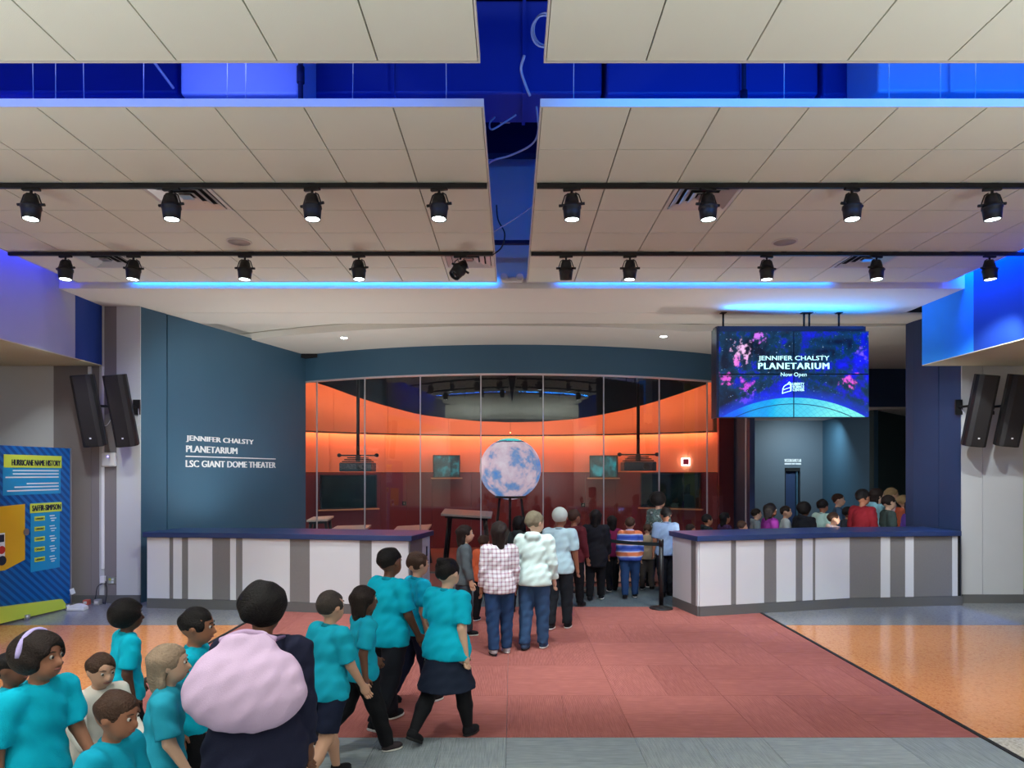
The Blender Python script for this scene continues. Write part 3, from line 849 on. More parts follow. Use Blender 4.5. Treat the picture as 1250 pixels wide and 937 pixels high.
cables = [
    ('loose pale cable sagging across the centre slot', [px(655, 130, 5.6), px(657, 160, 5.8), px(648, 177, 6.0), px(622, 190, 6.2), px(600, 197, 6.3), px(585, 215, 6.6)], M_WIRE, 0.009),
    ('pale cable looped under the junction box in the slot', [px(630, 140, 6.0), px(615, 150, 6.0), px(600, 158, 6.0), px(598, 150, 6.1), px(604, 143, 6.2)], M_WIRE, 0.008),
    ('pale cable hanging through the plenum crossing', [px(640, 68, 5.0), px(636, 85, 5.0), px(642, 105, 5.05), px(647, 117, 5.1)], M_WIRE, 0.011),
    ('pale cable crossing the far part of the slot', [px(660, 240, 7.2), px(645, 255, 7.3), px(620, 272, 7.4), px(598, 285, 7.6)], M_WIRE, 0.007),
    ('dark cable curling down beside the left ceiling panel', [px(606, 250, 7.4), px(608, 268, 7.5), px(616, 285, 7.6), px(612, 302, 7.7), px(600, 312, 7.8)], M_WIRED, 0.008),
    ('bundle of pale wires slanting beside the lavender duct', [px(178, 62, 5.2), px(195, 85, 5.25), px(212, 108, 5.3)], M_WIRE, 0.010),
]
for lab, pts, m, r in cables:
    o = MB().tube(curve_pts(pts), r, 6).build('loose_cable', m); tag(o, lab, 'cable')
lp = []
for k in range(70):
    a = k / 70 * 2 * PI * 2.6
    lp.append(px(663 + 15 * math.cos(a + 1.2) + k * 0.06, 37 + 20 * math.sin(a + 1.2) + 2 * math.sin(a * 0.4), 5.0 + 0.0006 * k))
tag(MB().tube(lp, 0.006, 6).build('coiled_cable', M_WIRE), 'coil of pale cable hung above the front slot', 'cable')
jb = thing('junction_box', 'small beige junction box in the centre slot', 'box', px(616, 144, 6.6))
a_ = px(610, 146, 6.6)
MB().box(a_.x, a_.x + 0.1, 6.6, 6.68, a_.z, a_.z + 0.05).build('box_body', M_CREAM, jb, bevel=0.006)
MB().box(a_.x + 0.01, a_.x + 0.09, 6.59, 6.6, a_.z + 0.008, a_.z + 0.042).build('cover_plate', M_TRIM, jb)
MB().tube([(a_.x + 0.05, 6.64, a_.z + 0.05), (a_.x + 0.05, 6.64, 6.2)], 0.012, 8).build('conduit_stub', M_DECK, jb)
bp = thing('plenum_pipe', 'dark horizontal pipe crossing the far end of the slot', 'pipe', (0, 8.2, dz(296, 8.2)))
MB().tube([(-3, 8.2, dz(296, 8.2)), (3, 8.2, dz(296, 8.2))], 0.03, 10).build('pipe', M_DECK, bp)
for s in (-1, 1):
    MB().tube([(s * 2.0, 8.2, dz(296, 8.2)), (s * 2.0, 8.2, 6.2)], 0.008, 6).build('hanger_rod', M_WIRED, bp)

# ------------------------------------------------------------------ recessed downlights in the canopy
for p, lab in ((px(420, 412, 12.12), 'small recessed downlight left of the fascia'), (px(810, 410.4, 12.0), 'small recessed downlight beside the video wall')):
    t = thing('downlight', lab, 'downlight', (p.x, p.y, 4.30), group='recessed downlights')
    MB().lathe([(0.055, 0.0), (0.085, 0.0), (0.085, -0.008), (0.055, -0.004)], 20).build('trim_ring', M_TRIM, t, world=False)
    MB().lathe([(0.0, -0.007), (0.056, -0.007)], 20).build('lens', M_LENS, t, world=False)
    sd = bpy.data.lights.new('downlight_beam', 'SPOT'); sd.energy = 45; sd.spot_size = math.radians(110); sd.spot_blend = 0.8; sd.color = (0.95, 1, 1)
    so = bpy.data.objects.new('downlight_beam', sd); so.location = (p.x, p.y, 4.27); C.objects.link(so)
# ------------------------------------------------------------------ reception counters
CZ0, CZ1 = 0.14, 0.995
def counter(name, label, P, inner, runs, endface, topext):
    """P: plan polyline of the front face; inner: matching polyline of the staff side; runs: [(px0,px1,material)] along the front"""
    t = thing(name, label, 'counter', (sum(p[0] for p in P) / len(P), sum(p[1] for p in P) / len(P), 0))
    polyin = [(p[0], p[1] + 0.02) for p in P]
    MB().prism(polyin + inner[::-1], 0.0, 1.0).build('carcass', M_GAP, t)
    def off(poly, d):
        return [(p[0], p[1] - d) for p in poly]
    segs = list(zip(P[:-1], P[1:]))
    def hit(x):
        k = (x - HX) / F
        for a, b in segs:
            d = (b[0] - a[0], b[1] - a[1])
            den = d[0] - k * d[1]
            s_ = (k * a[1] - a[0]) / den
            if -0.001 <= s_ <= 1.001:
                return (a[0] + d[0] * s_, a[1] + d[1] * s_)
        return P[0] if x < HX + F * P[0][0] / P[0][1] else P[-1]
    kinks = [HX + F * p[0] / p[1] for p in P[1:-1]]
    for x0, x1, m in runs:
        cuts = [x0] + [k for k in kinks if x0 + 0.5 < k < x1 - 0.5] + [x1]
        for a, b in zip(cuts[:-1], cuts[1:]):
            pa_, pb_ = hit(a), hit(b)
            MB().wallbox(pa_, pb_, CZ0, CZ1, 0.0 if m is M_PANELW else 0.004, -0.018 if m is M_PANELW else -0.010).build('front_panel', m, t)
    for a, b, m in endface:
        MB().wallbox(a, b, CZ0, CZ1, 0.0, -0.018).build('end_panel', m, t)
    for a, b in segs:
        MB().wallbox(a, b, 0.0, CZ0 - 0.004, 0.0, -0.024).build('plinth', M_BASE, t)
    for a, b, m in endface[:1]:
        MB().wallbox(endface[0][0], endface[-1][1], 0.0, CZ0 - 0.004, 0.0, -0.024).build('plinth', M_BASE, t)
    MB().prism(topext, 1.0, 1.07).build('countertop', M_NAVY, t, bevel=0.006)
    return t
def X_(x, Y): return (x - HX) * Y / F
z3 = lambda z: 820 + z / 3.472
RP = [(2.47, 9.02), (4.74, 9.62), (6.45, 9.80)]
runsR = []
bz = [115, 248, 270, 388, 441, 522, 552, 594, 606, 750, 883, 922, 987, 1022, 1186, 1208]
for i, (a, b) in enumerate(zip(bz[:-1], bz[1:])):
    runsR.append((z3(a), z3(b), M_PANELW if i % 2 == 0 else M_PANELG))
eR0 = (2.31, 9.74)
def lerp2(a, b, t): return (a[0] + (b[0] - a[0]) * t, a[1] + (b[1] - a[1]) * t)
endR = [(eR0, lerp2(eR0, RP[0], 0.75), M_PANELW), (lerp2(eR0, RP[0], 0.75), lerp2(eR0, RP[0], 0.93), M_PANELG), (lerp2(eR0, RP[0], 0.93), RP[0], M_PANELW)]
counter('reception_counter', 'white and grey striped counter with navy top below the video wall', RP, [(2.33, 9.76), (4.6, 10.38), (6.40, 10.55)], runsR, endR,
        [(2.43, 8.95), (4.75, 9.56), (6.42, 9.745), (6.385, 10.6), (4.58, 10.42), (2.25, 9.80)])
zl = lambda z: 170 + z / 3.472
LP = [(-5.13, 9.62), (-3.72, 9.46), (-1.37, 9.05)]
runsL = []
bz = [22, 130, 147, 183, 210, 312, 388, 412, 440, 640, 725, 935, 987, 1143]
for i, (a, b) in enumerate(zip(bz[:-1], bz[1:])):
    runsL.append((zl(a), zl(b), M_PANELW if i % 2 == 0 else M_PANELG))
eL1 = (-1.2, 9.82)
endL = [(LP[-1], lerp2(LP[-1], eL1, 0.6), M_PANELG), (lerp2(LP[-1], eL1, 0.6), eL1, M_PANELW)]
lc = counter('reception_counter', 'white and grey striped counter with navy top below the slate wall', LP, [(-5.0, 10.3), (-3.55, 10.2), (-1.22, 9.84)], runsL, endL,
        [(-5.17, 9.55), (-3.73, 9.40), (-1.32, 8.98), (-1.13, 9.88), (-3.5, 10.28), (-4.95, 10.36)])
p_ = lerp2(LP[-1], eL1, 0.82)
MB().box(p_[0] + 0.012, p_[0] + 0.03, p_[1] - 0.015, p_[1] + 0.015, 0.72, 0.86).build('cable_slot', M_GAP, lc)

# ------------------------------------------------------------------ video wall
VY = 10.2
vc = px(969, 456.5, VY)
vw = thing('video_wall', 'hanging video wall of four screens showing a starry planetarium title', 'video wall', (vc.x, VY, vc.z))
hw, hh = 184 * VY / F / 2, 105.5 * VY / F / 2
q = NB('starry_screen')
X3 = q.sep(q.tc['Object'])
cx, cz = X3[0], X3[2]
nz = q.noise(q.tc['Object'], 1.6, 6, 0.62)
nz2 = q.noise(q.tc['Object'], 4.5, 5, 0.65)
nz3 = q.noise(q.tc['Object'], 11.0, 5, 0.6)
neb = q.math('MULTIPLY_ADD', nz2, 0.5, q.math('MULTIPLY', nz, 0.75))
col = q.ramp(neb, [(0.54, lin((0, 10, 34))), (0.64, lin((0, 56, 88))), (0.69, lin((2, 26, 190))), (0.76, lin((16, 20, 255)))])
def blob(x, z, r, wob=0.55):
    dx = q.math('SUBTRACT', cx, x); dz_ = q.math('SUBTRACT', cz, z)
    d = q.math('SQRT', q.math('ADD', q.math('MULTIPLY', dx, dx), q.math('MULTIPLY', dz_, dz_)))
    d = q.math('ADD', d, q.math('MULTIPLY_ADD', nz3, r * 6.0, -r * 2.7))
    return q.math('SUBTRACT', 1.0, q.math('DIVIDE', d, r), clamp=True)
sx = lambda zx: (zx - 645) / 5.952 * VY / F
sz_ = lambda zy: (455 - zy) / 5.952 * VY / F
for zx, zy, r, c in ((270, 300, 0.17, (255, 200, 250)), (250, 350, 0.10, (255, 130, 235)), (150, 485, 0.11, (235, 90, 220)), (300, 530, 0.11, (220, 80, 240)),
                     (1045, 510, 0.13, (245, 95, 225)), (390, 185, 0.10, (220, 120, 255)), (1145, 300, 0.09, (120, 90, 255)), (300, 630, 0.12, (120, 70, 255))):
    col = q.mix(q.math('MULTIPLY', blob(sx(zx), sz_(zy), r), 1.6, clamp=True), col, lin(c) + (1,))
for sc_, th, cc in ((16.0, 0.055, (215, 235, 255)), (34.0, 0.075, (120, 190, 255))):
    v = q.voro(q.tc['Object'], sc_)
    rnd = q.sep(v.outputs['Color'])[0]
    star = q.math('MULTIPLY', q.math('LESS_THAN', v.outputs['Distance'], q.math('MULTIPLY', rnd, th * 2)), q.math('GREATER_THAN', rnd, 0.45))
    col = q.mix(star, col, lin(cc) + (1,))
# the planet limb at the bottom with its triangular grid
R_ = 2.13; c0 = -0.35 - R_
dzp = q.math('SUBTRACT', cz, c0)
rad = q.math('SQRT', q.math('ADD', q.math('MULTIPLY', cx, cx), q.math('MULTIPLY', dzp, dzp)))
inside = q.math('LESS_THAN', rad, R_)
glow = q.math('MULTIPLY', q.math('SUBTRACT', 1.0, q.math('DIVIDE', q.math('SUBTRACT', rad, R_), 0.16), clamp=True), 0.7)
col = q.mix(glow, col, lin((20, 60, 255)) + (1,))
gr = q.math('MULTIPLY_ADD', cx, 0.55, q.math('MULTIPLY_ADD', q.noise(q.tc['Object'], 3.0, 3), 0.5, 0.28), clamp=True)
pcol = q.ramp(gr, [(0.0, lin((0, 90, 255))), (0.4, lin((10, 190, 245))), (0.95, lin((130, 255, 245)))])
ang = q.math('ARCTAN2', cx, dzp)
l1 = q.math('ABSOLUTE', q.math('SINE', q.math('MULTIPLY_ADD', ang, 60.0, q.math('MULTIPLY', rad, 38.0))))
l2 = q.math('ABSOLUTE', q.math('SINE', q.math('MULTIPLY_ADD', ang, 60.0, q.math('MULTIPLY', rad, -38.0))))
grid = q.math('MULTIPLY', q.math('LESS_THAN', q.math('MINIMUM', l1, l2), 0.16), 0.35)
pcol = q.mix(grid, pcol, lin((20, 130, 200)) + (1,))
l3 = q.math('LESS_THAN', q.math('ABSOLUTE', q.math('SUBTRACT', rad, R_ - 0.095)), 0.006)
pcol = q.mix(l3, pcol, lin((10, 60, 120)) + (1,))
col = q.mix(inside, col, pcol)
q.b.inputs['Base Color'].default_value = (0.005, 0.005, 0.01, 1)
q.b.inputs['Roughness'].default_value = 0.35
q.L.new(col, q.b.inputs['Emission Color']); q.b.inputs['Emission Strength'].default_value = 0.68
M_SCREEN = q.m
M_SCTXT = mat('screen_title_light', (200, 255, 255), 0.4, var=0, emit=0.75, ecol=(200, 255, 255))
M_CASE = mat('video_wall_case', (24, 40, 70), 0.4)
for i in (0, 1):
    for j in (0, 1):
        x0 = -hw + i * hw + 0.004; x1 = x0 + hw - 0.008
        z0_ = -hh + j * hh + 0.004; z1_ = z0_ + hh - 0.008
        pnl = MB().box(x0, x1, 0.004, 0.10, z0_, z1_).build('screen_panel', M_CASE, vw, world=False)
        MB().box(x0 + 0.004, x1 - 0.004, 0.0, 0.004, z0_ + 0.004, z1_ - 0.004).build('display', M_SCREEN, pnl, world=False)
MB().box(-hw - 0.01, hw + 0.005, 0.10, 0.26, -hh + 0.01, hh + 0.09).build('housing', M_CASE, vw, world=False, bevel=0.008)
MB().box(-hw - 0.03, -hw + 0.0, 0.0, 0.26, -hh, hh + 0.05).build('side_cover', M_CASE, vw, world=False)
MB().box(-hw, hw - 0.05, 0.06, 0.2, hh + 0.0, hh + 0.085).build('top_rail', M_CASE, vw, world=False)
for xx in (-hw + 0.12, 0.22, 0.30, 0.75):
    MB().tube([(xx, 0.16, hh + 0.06), (xx, 0.16, SZ - vc.z)], 0.016, 8).build('hanging_bracket', M_BLACK, vw, world=False)
    MB().box(xx - 0.04, xx + 0.04, 0.11, 0.21, SZ - vc.z - 0.012, SZ - vc.z).build('bracket_plate', M_BLACK, vw, world=False)
def scr_text(s, xa, xb, yt, yb, w, sp=1.0):
    text_on('screen_lettering', s, (vc.x + sx(xa), VY - 0.001, vc.z + sz_(yb)), (1, 0, 0), (0, 0, 1), (0, -1, 0), sx(xb) - sx(xa), sz_(yt) - sz_(yb), M_SCTXT, vw, w, 0.003, spacing=sp)
scr_text('JENNIFER CHALSTY', 388, 902, 322, 364, 0.015)
scr_text('PLANETARIUM', 388, 900, 373, 418, 0.06, 1.15)
scr_text('Now Open', 550, 738, 443, 480, 0.0)
for k, w_ in enumerate(('LIBERTY', 'SCIENCE', 'CENTER')):
    scr_text(w_, 637, 720, 517 + k * 21.5, 535 + k * 21.5, 0.05)
# dome-shaped emblem
def stroke(pts, wd):
    mb = MB()
    P3 = [(sx(a), sz_(b)) for a, b in pts]
    for (a, b), (c, d) in zip(P3[:-1], P3[1:]):
        L_ = math.hypot(c - a, d - b); nx, nz_ = -(d - b) / L_ * wd, (c - a) / L_ * wd
        ex, ez = (c - a) / L_ * wd * 0.6, (d - b) / L_ * wd * 0.6
        vs = []
        for yy in (-0.001, -0.004):
            vs += [(a + nx - ex, yy, b + nz_ - ez), (c + nx + ex, yy, d + nz_ + ez), (c - nx + ex, yy, d - nz_ + ez), (a - nx - ex, yy, b - nz_ - ez)]
        mb.add(vs, [(0, 1, 2, 3), (4, 7, 6, 5), (0, 4, 5, 1), (1, 5, 6, 2), (2, 6, 7, 3), (3, 7, 4, 0)])
    return mb
stroke([(562, 594), (565, 562), (572, 546), (586, 534), (600, 528), (612, 526), (620, 532), (622, 548), (622, 576), (562, 594)], 0.006).build('emblem', M_SCTXT, vw, world=False)
stroke([(600, 526), (612, 513), (626, 524), (624, 576)], 0.006).build('emblem', M_SCTXT, vw, world=False)
stroke([(570, 568), (616, 552)], 0.006).build('emblem', M_SCTXT, vw, world=False)

# ------------------------------------------------------------------ column loudspeakers on the side walls
def column_speaker(px_, lab, sgn, yaw, bd):
    c = px(px_, 501, 9.55)
    t = thing('wall_loudspeaker', lab, 'loudspeaker', (c.x, c.y, c.z), group='wall column loudspeakers')
    Rm = Matrix.Rotation(yaw, 4, 'Z') @ Matrix.Rotation(sgn * 0.085, 4, 'Y') @ Matrix.Rotation(0.20, 4, 'X')
    def put(mb, nm, m, bev=0.0, par=None):
        mb.v = [tuple(Rm @ Vector(v)) for v in mb.v]
        return mb.build(nm, m, par or t, world=False, bevel=bev)
    hwid, hgt, dep = 0.145, 0.50, 0.12
    body = [(-hwid, -0.02), (-hwid * 0.93, -dep * 0.75), (-hwid * 0.6, -dep), (hwid * 0.6, -dep), (hwid * 0.93, -dep * 0.75), (hwid, -0.02), (hwid * 0.7, dep), (-hwid * 0.7, dep)]
    put(MB().prism(body, -hgt, hgt), 'cabinet', M_BLACK, 0.008)
    gb = [(-hwid * 0.90, -dep * 0.80), (-hwid * 0.6, -dep * 1.06), (hwid * 0.6, -dep * 1.06), (hwid * 0.90, -dep * 0.80)]
    put(MB().prism(gb, -hgt + 0.02, hgt - 0.02), 'grille', M_BLACK2)
    put(MB().box(-0.012, 0.012, -dep * 1.06 - 0.004, -dep * 1.06, -hgt + 0.115, -hgt + 0.135), 'badge', M_SIGN)
    put(MB().box(-0.05, 0.05, dep, dep + 0.03, -0.12, 0.14), 'mounting_plate', M_BLACK)
    p0 = Rm @ Vector((0, dep + 0.02, 0.06))
    wl_y = WY - 0.03 - c.y
    MB().tube([p0, (p0.x + bd, wl_y, p0.z)], 0.018, 8).build('bracket_arm', M_BLACK, t, world=False)
    MB().box(p0.x + bd - 0.05, p0.x + bd + 0.05, wl_y - 0.005, wl_y + 0.02, p0.z - 0.11, p0.z + 0.11).build('wall_plate', M_BLACK, t, world=False)
    pc = Rm @ Vector((0.03, dep, -0.1))
    MB().tube(curve_pts([pc, (pc.x + 0.05, (pc.y + wl_y) / 2, pc.z - 0.12), (p0.x + bd + 0.03, wl_y, p0.z - 0.02)]), 0.005, 6).build('cable', M_WIRE, t, world=False)
column_speaker(109.5, 'tall black loudspeaker, outer one of the left wall pair', -1, 0.10, 0.14)
column_speaker(149, 'tall black loudspeaker, inner one of the left wall pair', -1, 0.05, 0.0)
column_speaker(1195.5, 'tall black loudspeaker, inner one of the right wall pair', 1, -0.10, -0.05)
column_speaker(1236, 'tall black loudspeaker cut by the right picture edge', 1, -0.10, -0.05)

# ------------------------------------------------------------------ access point, raceway, outlet and clutter by the left wall
WF = WY - 0.014
ap = thing('wireless_access_point', 'white rounded wireless unit on the wall below the loudspeakers', 'access point', px(132, 562, WF - 0.05))
a_, b_ = px(124.5, 569.5, WF - 0.03), px(142, 552, WF - 0.03)
MB().box(a_.x, b_.x, WF - 0.06, WF, a_.z, b_.z).build('housing', mat('white_plastic', (232, 232, 236), 0.35, var=0.01), ap, bevel=0.025)
MB().lathe([(0.0, 0.0), (0.011, 0.0), (0.011, 0.005), (0, 0.005)], 12, Matrix.Translation(px(131.5, 557, WF - 0.061)) @ Matrix.Rotation(PI / 2, 4, 'X')).build('status_light', mat('violet_led', (150, 140, 255), 0.4, var=0, emit=3.0), ap)
rc = thing('cable_raceway', 'slim white vertical cable cover running down the wall', 'cable cover', px(126.5, 700, WF))
for (ya, yb) in ((570, 694),):
    a_, b_ = px(124.6, yb, WF), px(128.0, ya, WF)
    MB().box(a_.x, b_.x, WF - 0.025, WF, a_.z, b_.z).build('cover', MATS['white_plastic'], rc, bevel=0.005)
a_, b_ = px(108.2, 460, WF + 0.004), px(112.6, 447.3, WF + 0.004)
rs = thing('raceway_stub', 'short white cable cover under the left bulkhead', 'cable cover', tuple(a_))
MB().box(a_.x, b_.x, WF - 0.021, WF + 0.004, a_.z, b_.z).build('cover', MATS['white_plastic'], rs, bevel=0.005)
MB().box(a_.x + 0.015, b_.x - 0.015, WF - 0.024, WF - 0.021, a_.z + 0.01, b_.z - 0.01).build('lid', MATS['white_plastic'], rs)
MB().box(px(125.2, 0, WF).x, px(127.4, 0, WF).x, WF - 0.02, WF, px(0, 552, WF).z, 3.45).build('cover', MATS['white_plastic'], rc)
ot = thing('power_outlet', 'quad power outlet plate low on the grey band', 'outlet', px(136, 708, WF))
a_, b_ = px(131.5, 712, WF), px(141.5, 704, WF)
pl_ = MB().box(a_.x, b_.x, WF - 0.008, WF + 0.004, a_.z, b_.z).build('plate', M_STEEL, ot, bevel=0.002)
for xx, yy, cc in ((133.2, 705.4, (205, 210, 60)), (136.6, 705.4, (225, 225, 225)), (133.2, 708.9, (190, 200, 190)), (136.6, 708.9, (225, 225, 235))):
    a_ = px(xx, yy + 2.4, WF)
    MB().box(a_.x, a_.x + 0.030, WF - 0.013, WF - 0.008, a_.z, a_.z + 0.028).build('socket', mat('socket_%d_%d_%d' % cc, cc, 0.4, var=0), ot)
bx = thing('surface_box', 'small white cable box at the foot of the raceway', 'box', px(127, 706, WF))
a_, b_ = px(124.2, 711, WF), px(129.6, 702.5, WF)
MB().box(a_.x, b_.x, WF - 0.05, WF, a_.z, b_.z).build('box_body', MATS['white_plastic'], bx, bevel=0.006)
MB().tube(curve_pts([px(126, 711, WF - 0.03), px(119, 716, WF - 0.06), px(117, 727, WF - 0.08), px(115, 734, WF - 0.07), Vector((px(113.5, 0, 9.9).x, 9.9, 0.02))]), 0.006, 6).build('power_cord', M_WIRED, bx)
MB().tube(curve_pts([px(129, 709, WF - 0.03), px(130.5, 722, WF - 0.04), px(128, 738, WF - 0.1), Vector((px(126, 0, 9.9).x, 9.9, 0.02))]), 0.006, 6).build('power_cord', M_WIRED, bx)
fz = 0.004
pb = thing('floor_router', 'white wedge-shaped router lying on the floor by the exhibit panel', 'router', (px(95, 0, 9.45).x, 9.45, fz))
c_ = px(95, 749, 9.45)
MB().prism([(-0.12, -0.06), (0.12, -0.06), (0.115, 0.06), (-0.115, 0.06)], 0, 0.03).build('base', MATS['white_plastic'], pb, world=False, bevel=0.008)
mb = MB(); ns = 8
for i in range(ns + 1):
    xx = -0.115 + 0.23 * i / ns; zz = 0.03 + 0.055 * math.sin(PI * (0.12 + 0.76 * i / ns))
    mb.v += [(xx, -0.055, 0.028), (xx, 0.055, 0.028), (xx, 0.045, zz), (xx, -0.045, zz)]
for i in range(ns):
    for j in range(4): mb.f.append([i * 4 + j, i * 4 + (j + 1) % 4, i * 4 + 4 + (j + 1) % 4, i * 4 + 4 + j]); mb.sm.append(False)
mb.f += [[0, 1, 2, 3], [ns * 4 + 3, ns * 4 + 2, ns * 4 + 1, ns * 4]]; mb.sm += [False, False]
mb.build('curved_shell', MATS['white_plastic'], pb, world=False)
for x_, cc, nm, lab, sz in ((106, (190, 90, 75), 'red_box', 'small red box on the floor against the grey wall', .075), (119.5, (150, 148, 150), 'adapter_box', 'small grey adapter box on the floor against the grey wall', .08)):
    Xp = px(x_, 0, 9.82).x
    t = thing(nm, lab, 'box', (Xp, 9.82, fz))
    m_ = mat(nm + '_plastic', cc, 0.5)
    MB().box(-sz / 2, sz / 2, -0.04, 0.04, 0.0, sz).build('case', m_, t, world=False, bevel=0.006)
    MB().box(-sz * 0.3, sz * 0.3, -0.045, -0.04, sz * 0.3, sz * 0.75).build('front_plate', M_TRIM, t, world=False)
    MB().tube(curve_pts([(0, 0.04, 0.03), (0.0, 0.07, 0.012), (-0.02, 0.09, 0.01)]), 0.005, 6).build('cord', M_WIRED, t, world=False)
nt_ = thing('paper_note', 'small white paper tag stuck to the exhibit panel edge', 'paper', px(88, 722, 9.52))
cN = px(88.5, 721.5, 9.50)
MB().obox(cN, Vector((0.03, 0, 0.012)), Vector((0, 0.002, 0)), Vector((-0.014, 0, 0.036))).build('paper', M_SIGN, nt_)
MB().tube(curve_pts([cN + Vector((-0.015, 0.004, 0.01)), cN + Vector((-0.04, 0.02, -0.05)), Vector((cN.x - 0.08, 9.55, cN.z - 0.06))]), 0.003, 5).build('string', M_WIRE, nt_)

# ------------------------------------------------------------------ exhibit panel about hurricanes
EA, EB = Vector((-6.23, 9.62, 0)), Vector((-6.50, 7.4, 0))
ed = (EA - EB).normalized(); en = Vector((ed.y, -ed.x, 0))       # facing the lobby
def es(x):
    k = (x - HX) / F
    return (k * EB.y - EB.x) / (ed.x - k * ed.y)
EL = (EA - EB).length
def ept(x, y, off=0.0, s_=None):
    s2 = es(x) if s_ is None else s_
    p = EB + ed * s2
    return Vector((p.x, p.y, CAMZ - (y - HY) * p.y / F)) + en * off
def ez(x, y): return ept(x, y).z
ex = thing('exhibit_display', 'blue striped hurricane exhibit panel with lime headings', 'exhibit panel', (EA.x, EA.y, 0))
q = NB('striped_blue_print')
g3 = q.sep(q.tc['Object'])
d_ = q.math('ADD', q.math('MULTIPLY', g3[1], 0.9), g3[2])
st = q.math('GREATER_THAN', q.math('SINE', q.math('MULTIPLY', d_, 2 * PI / 0.105)), 0.0)
q.L.new(q.mix(st, lin((0, 74, 150)) + (1,), lin((10, 106, 190)) + (1,)), q.b.inputs['Base Color'])
q.b.inputs['Roughness'].default_value = 0.35
def eslab(x0, x1, y0, y1, off, m, nm, par, skew=0.0):
    """print patch bounded by picture columns x0..x1 with heights taken at x1"""
    P_ = [ept(x0, y1, off), ept(x1, y1, off), ept(x1, y0, off), ept(x0, y0, off)]
    zt, zb2 = ez(x1, y0), ez(x1, y1)
    P_[0].z = zb2; P_[1].z = zb2; P_[2].z = zt; P_[3].z = zt + skew
    B_ = [p - en * 0.004 for p in P_]
    return MB().add(P_ + B_, [(0, 1, 2, 3), (7, 6, 5, 4), (0, 4, 5, 1), (1, 5, 6, 2), (2, 6, 7, 3), (3, 7, 4, 0)]).build(nm, m, par)
MB().wallbox(EB.xy, EA.xy, 0.07, 2.245, 0.0, 0.06).build('board', q.m, ex)
MB().wallbox((EA + ed * 0.0).xy, (EA + ed * 0.025).xy, 0.0, 2.25, -0.01, 0.07).build('edge_post', M_STEEL, ex)
M_LIMEP = mat('lime_print', (205, 226, 80), 0.45, var=0)
M_SKY = mat('sky_blue_print', (24, 150, 214), 0.4, var=0.02)
M_INK = mat('dark_ink', (26, 34, 60), 0.5, var=0)
M_YEL = mat('amber_print', (226, 178, 30), 0.4, var=0.05, scale=5)
M_WHT = mat('white_print', (225, 235, 245), 0.45, var=0)
eslab(3, 73.5, 569, 602, 0.006, M_SKY, 'text_field', ex)
eslab(37, 72.5, 612, 692, 0.006, M_SKY, 'text_field', ex)
eslab(4, 74.5, 556.5, 571, 0.010, M_LIMEP, 'heading_strip', ex)
eslab(36, 74.5, 612.5, 623.5, 0.010, M_LIMEP, 'heading_strip', ex)
def etext(s, xa, xb, yt, yb, m, w, off=0.012):
    sa, sb = es(xa), es(xb)
    P0 = EB + ed * sa; z0_, z1_ = ez(xb, yb), ez(xb, yt)
    text_on('print_lettering', s, Vector((P0.x, P0.y, z0_)) + en * off, ed, (0, 0, 1), en, sb - sa, z1_ - z0_, m, ex, w, 0.003)
etext('HURRICANE NAME HISTORY', 13.5, 72.5, 561.8, 568.6, M_INK, 0.04)
etext('SAFFIR-SIMPSON', 38.5, 73, 614.8, 621.4, M_INK, 0.04)
for y_, xa, xb in ((573.6, 15, 71), (577.4, 15, 71), (581.2, 6, 71), (588.6, 32, 71), (592.4, 17, 71), (596.4, 8, 71)):
    eslab(xa, xb, y_, y_ + 1.5, 0.009, M_WHT, 'text_line', ex)
for k in range(5):
    y_ = 629.5 + k * 12.3
    eslab(41.5, 54, y_, y_ + 5.2, 0.010, M_LIMEP, 'category_tag', ex)
    etext('CATEGORY %d' % (k + 1), 42.6, 53, y_ + 1.6, y_ + 3.8, M_INK, 0.02)
    for j in range(3):
        eslab(60 + j, 66 + (j % 2) * 2, y_ - 1.2 + j * 3, y_ + j * 3 - 0.1, 0.009, M_WHT, 'text_line', ex)
s_0, s_1 = es(-40), es(29.5)
pts = [(s_0, 618), (s_1, 615), (s_1, 683), (es(5), 692), (s_0, 690)]
P_ = []
for s2, y_ in pts:
    p = EB + ed * s2; P_.append(Vector((p.x, p.y, CAMZ - (y_ - HY) * (EB + ed * es(28)).y / F)) + en * 0.012)
n_ = len(P_)
MB().add(P_ + [p - en * 0.008 for p in P_], [tuple(range(n_)), tuple(range(n_, 2 * n_))[::-1]] + [(i, n_ + i, n_ + (i + 1) % n_, (i + 1) % n_) for i in range(n_)]).build('amber_field', M_YEL, ex)
def edisc(x, y, r, m, nm, off, sy=1.0):
    c = ept(x, y, off)
    vs = [c + ed * (r * math.cos(a)) + Vector((0, 0, r * sy * math.sin(a))) for a in [2 * PI * k / 20 for k in range(20)]]
    vs2 = [v - en * 0.006 for v in vs]
    MB().add(vs + vs2, [tuple(range(20)), tuple(range(20, 40))[::-1]] + [(i, 20 + i, 20 + (i + 1) % 20, (i + 1) % 20) for i in range(20)]).build(nm, m, ex)
edisc(30, 649, 0.045, M_STEEL, 'knob', 0.03)
eslab(-14, 4.5, 650, 688, 0.018, M_WHT, 'vehicle_print', ex)
eslab(-12, 3.4, 652, 661, 0.020, M_INK, 'vehicle_window', ex)
edisc(0.5, 671, 0.05, mat('red_print', (190, 40, 35), .5), 'vehicle_mark', 0.021)
edisc(1, 684, 0.06, M_INK, 'vehicle_wheel', 0.021)
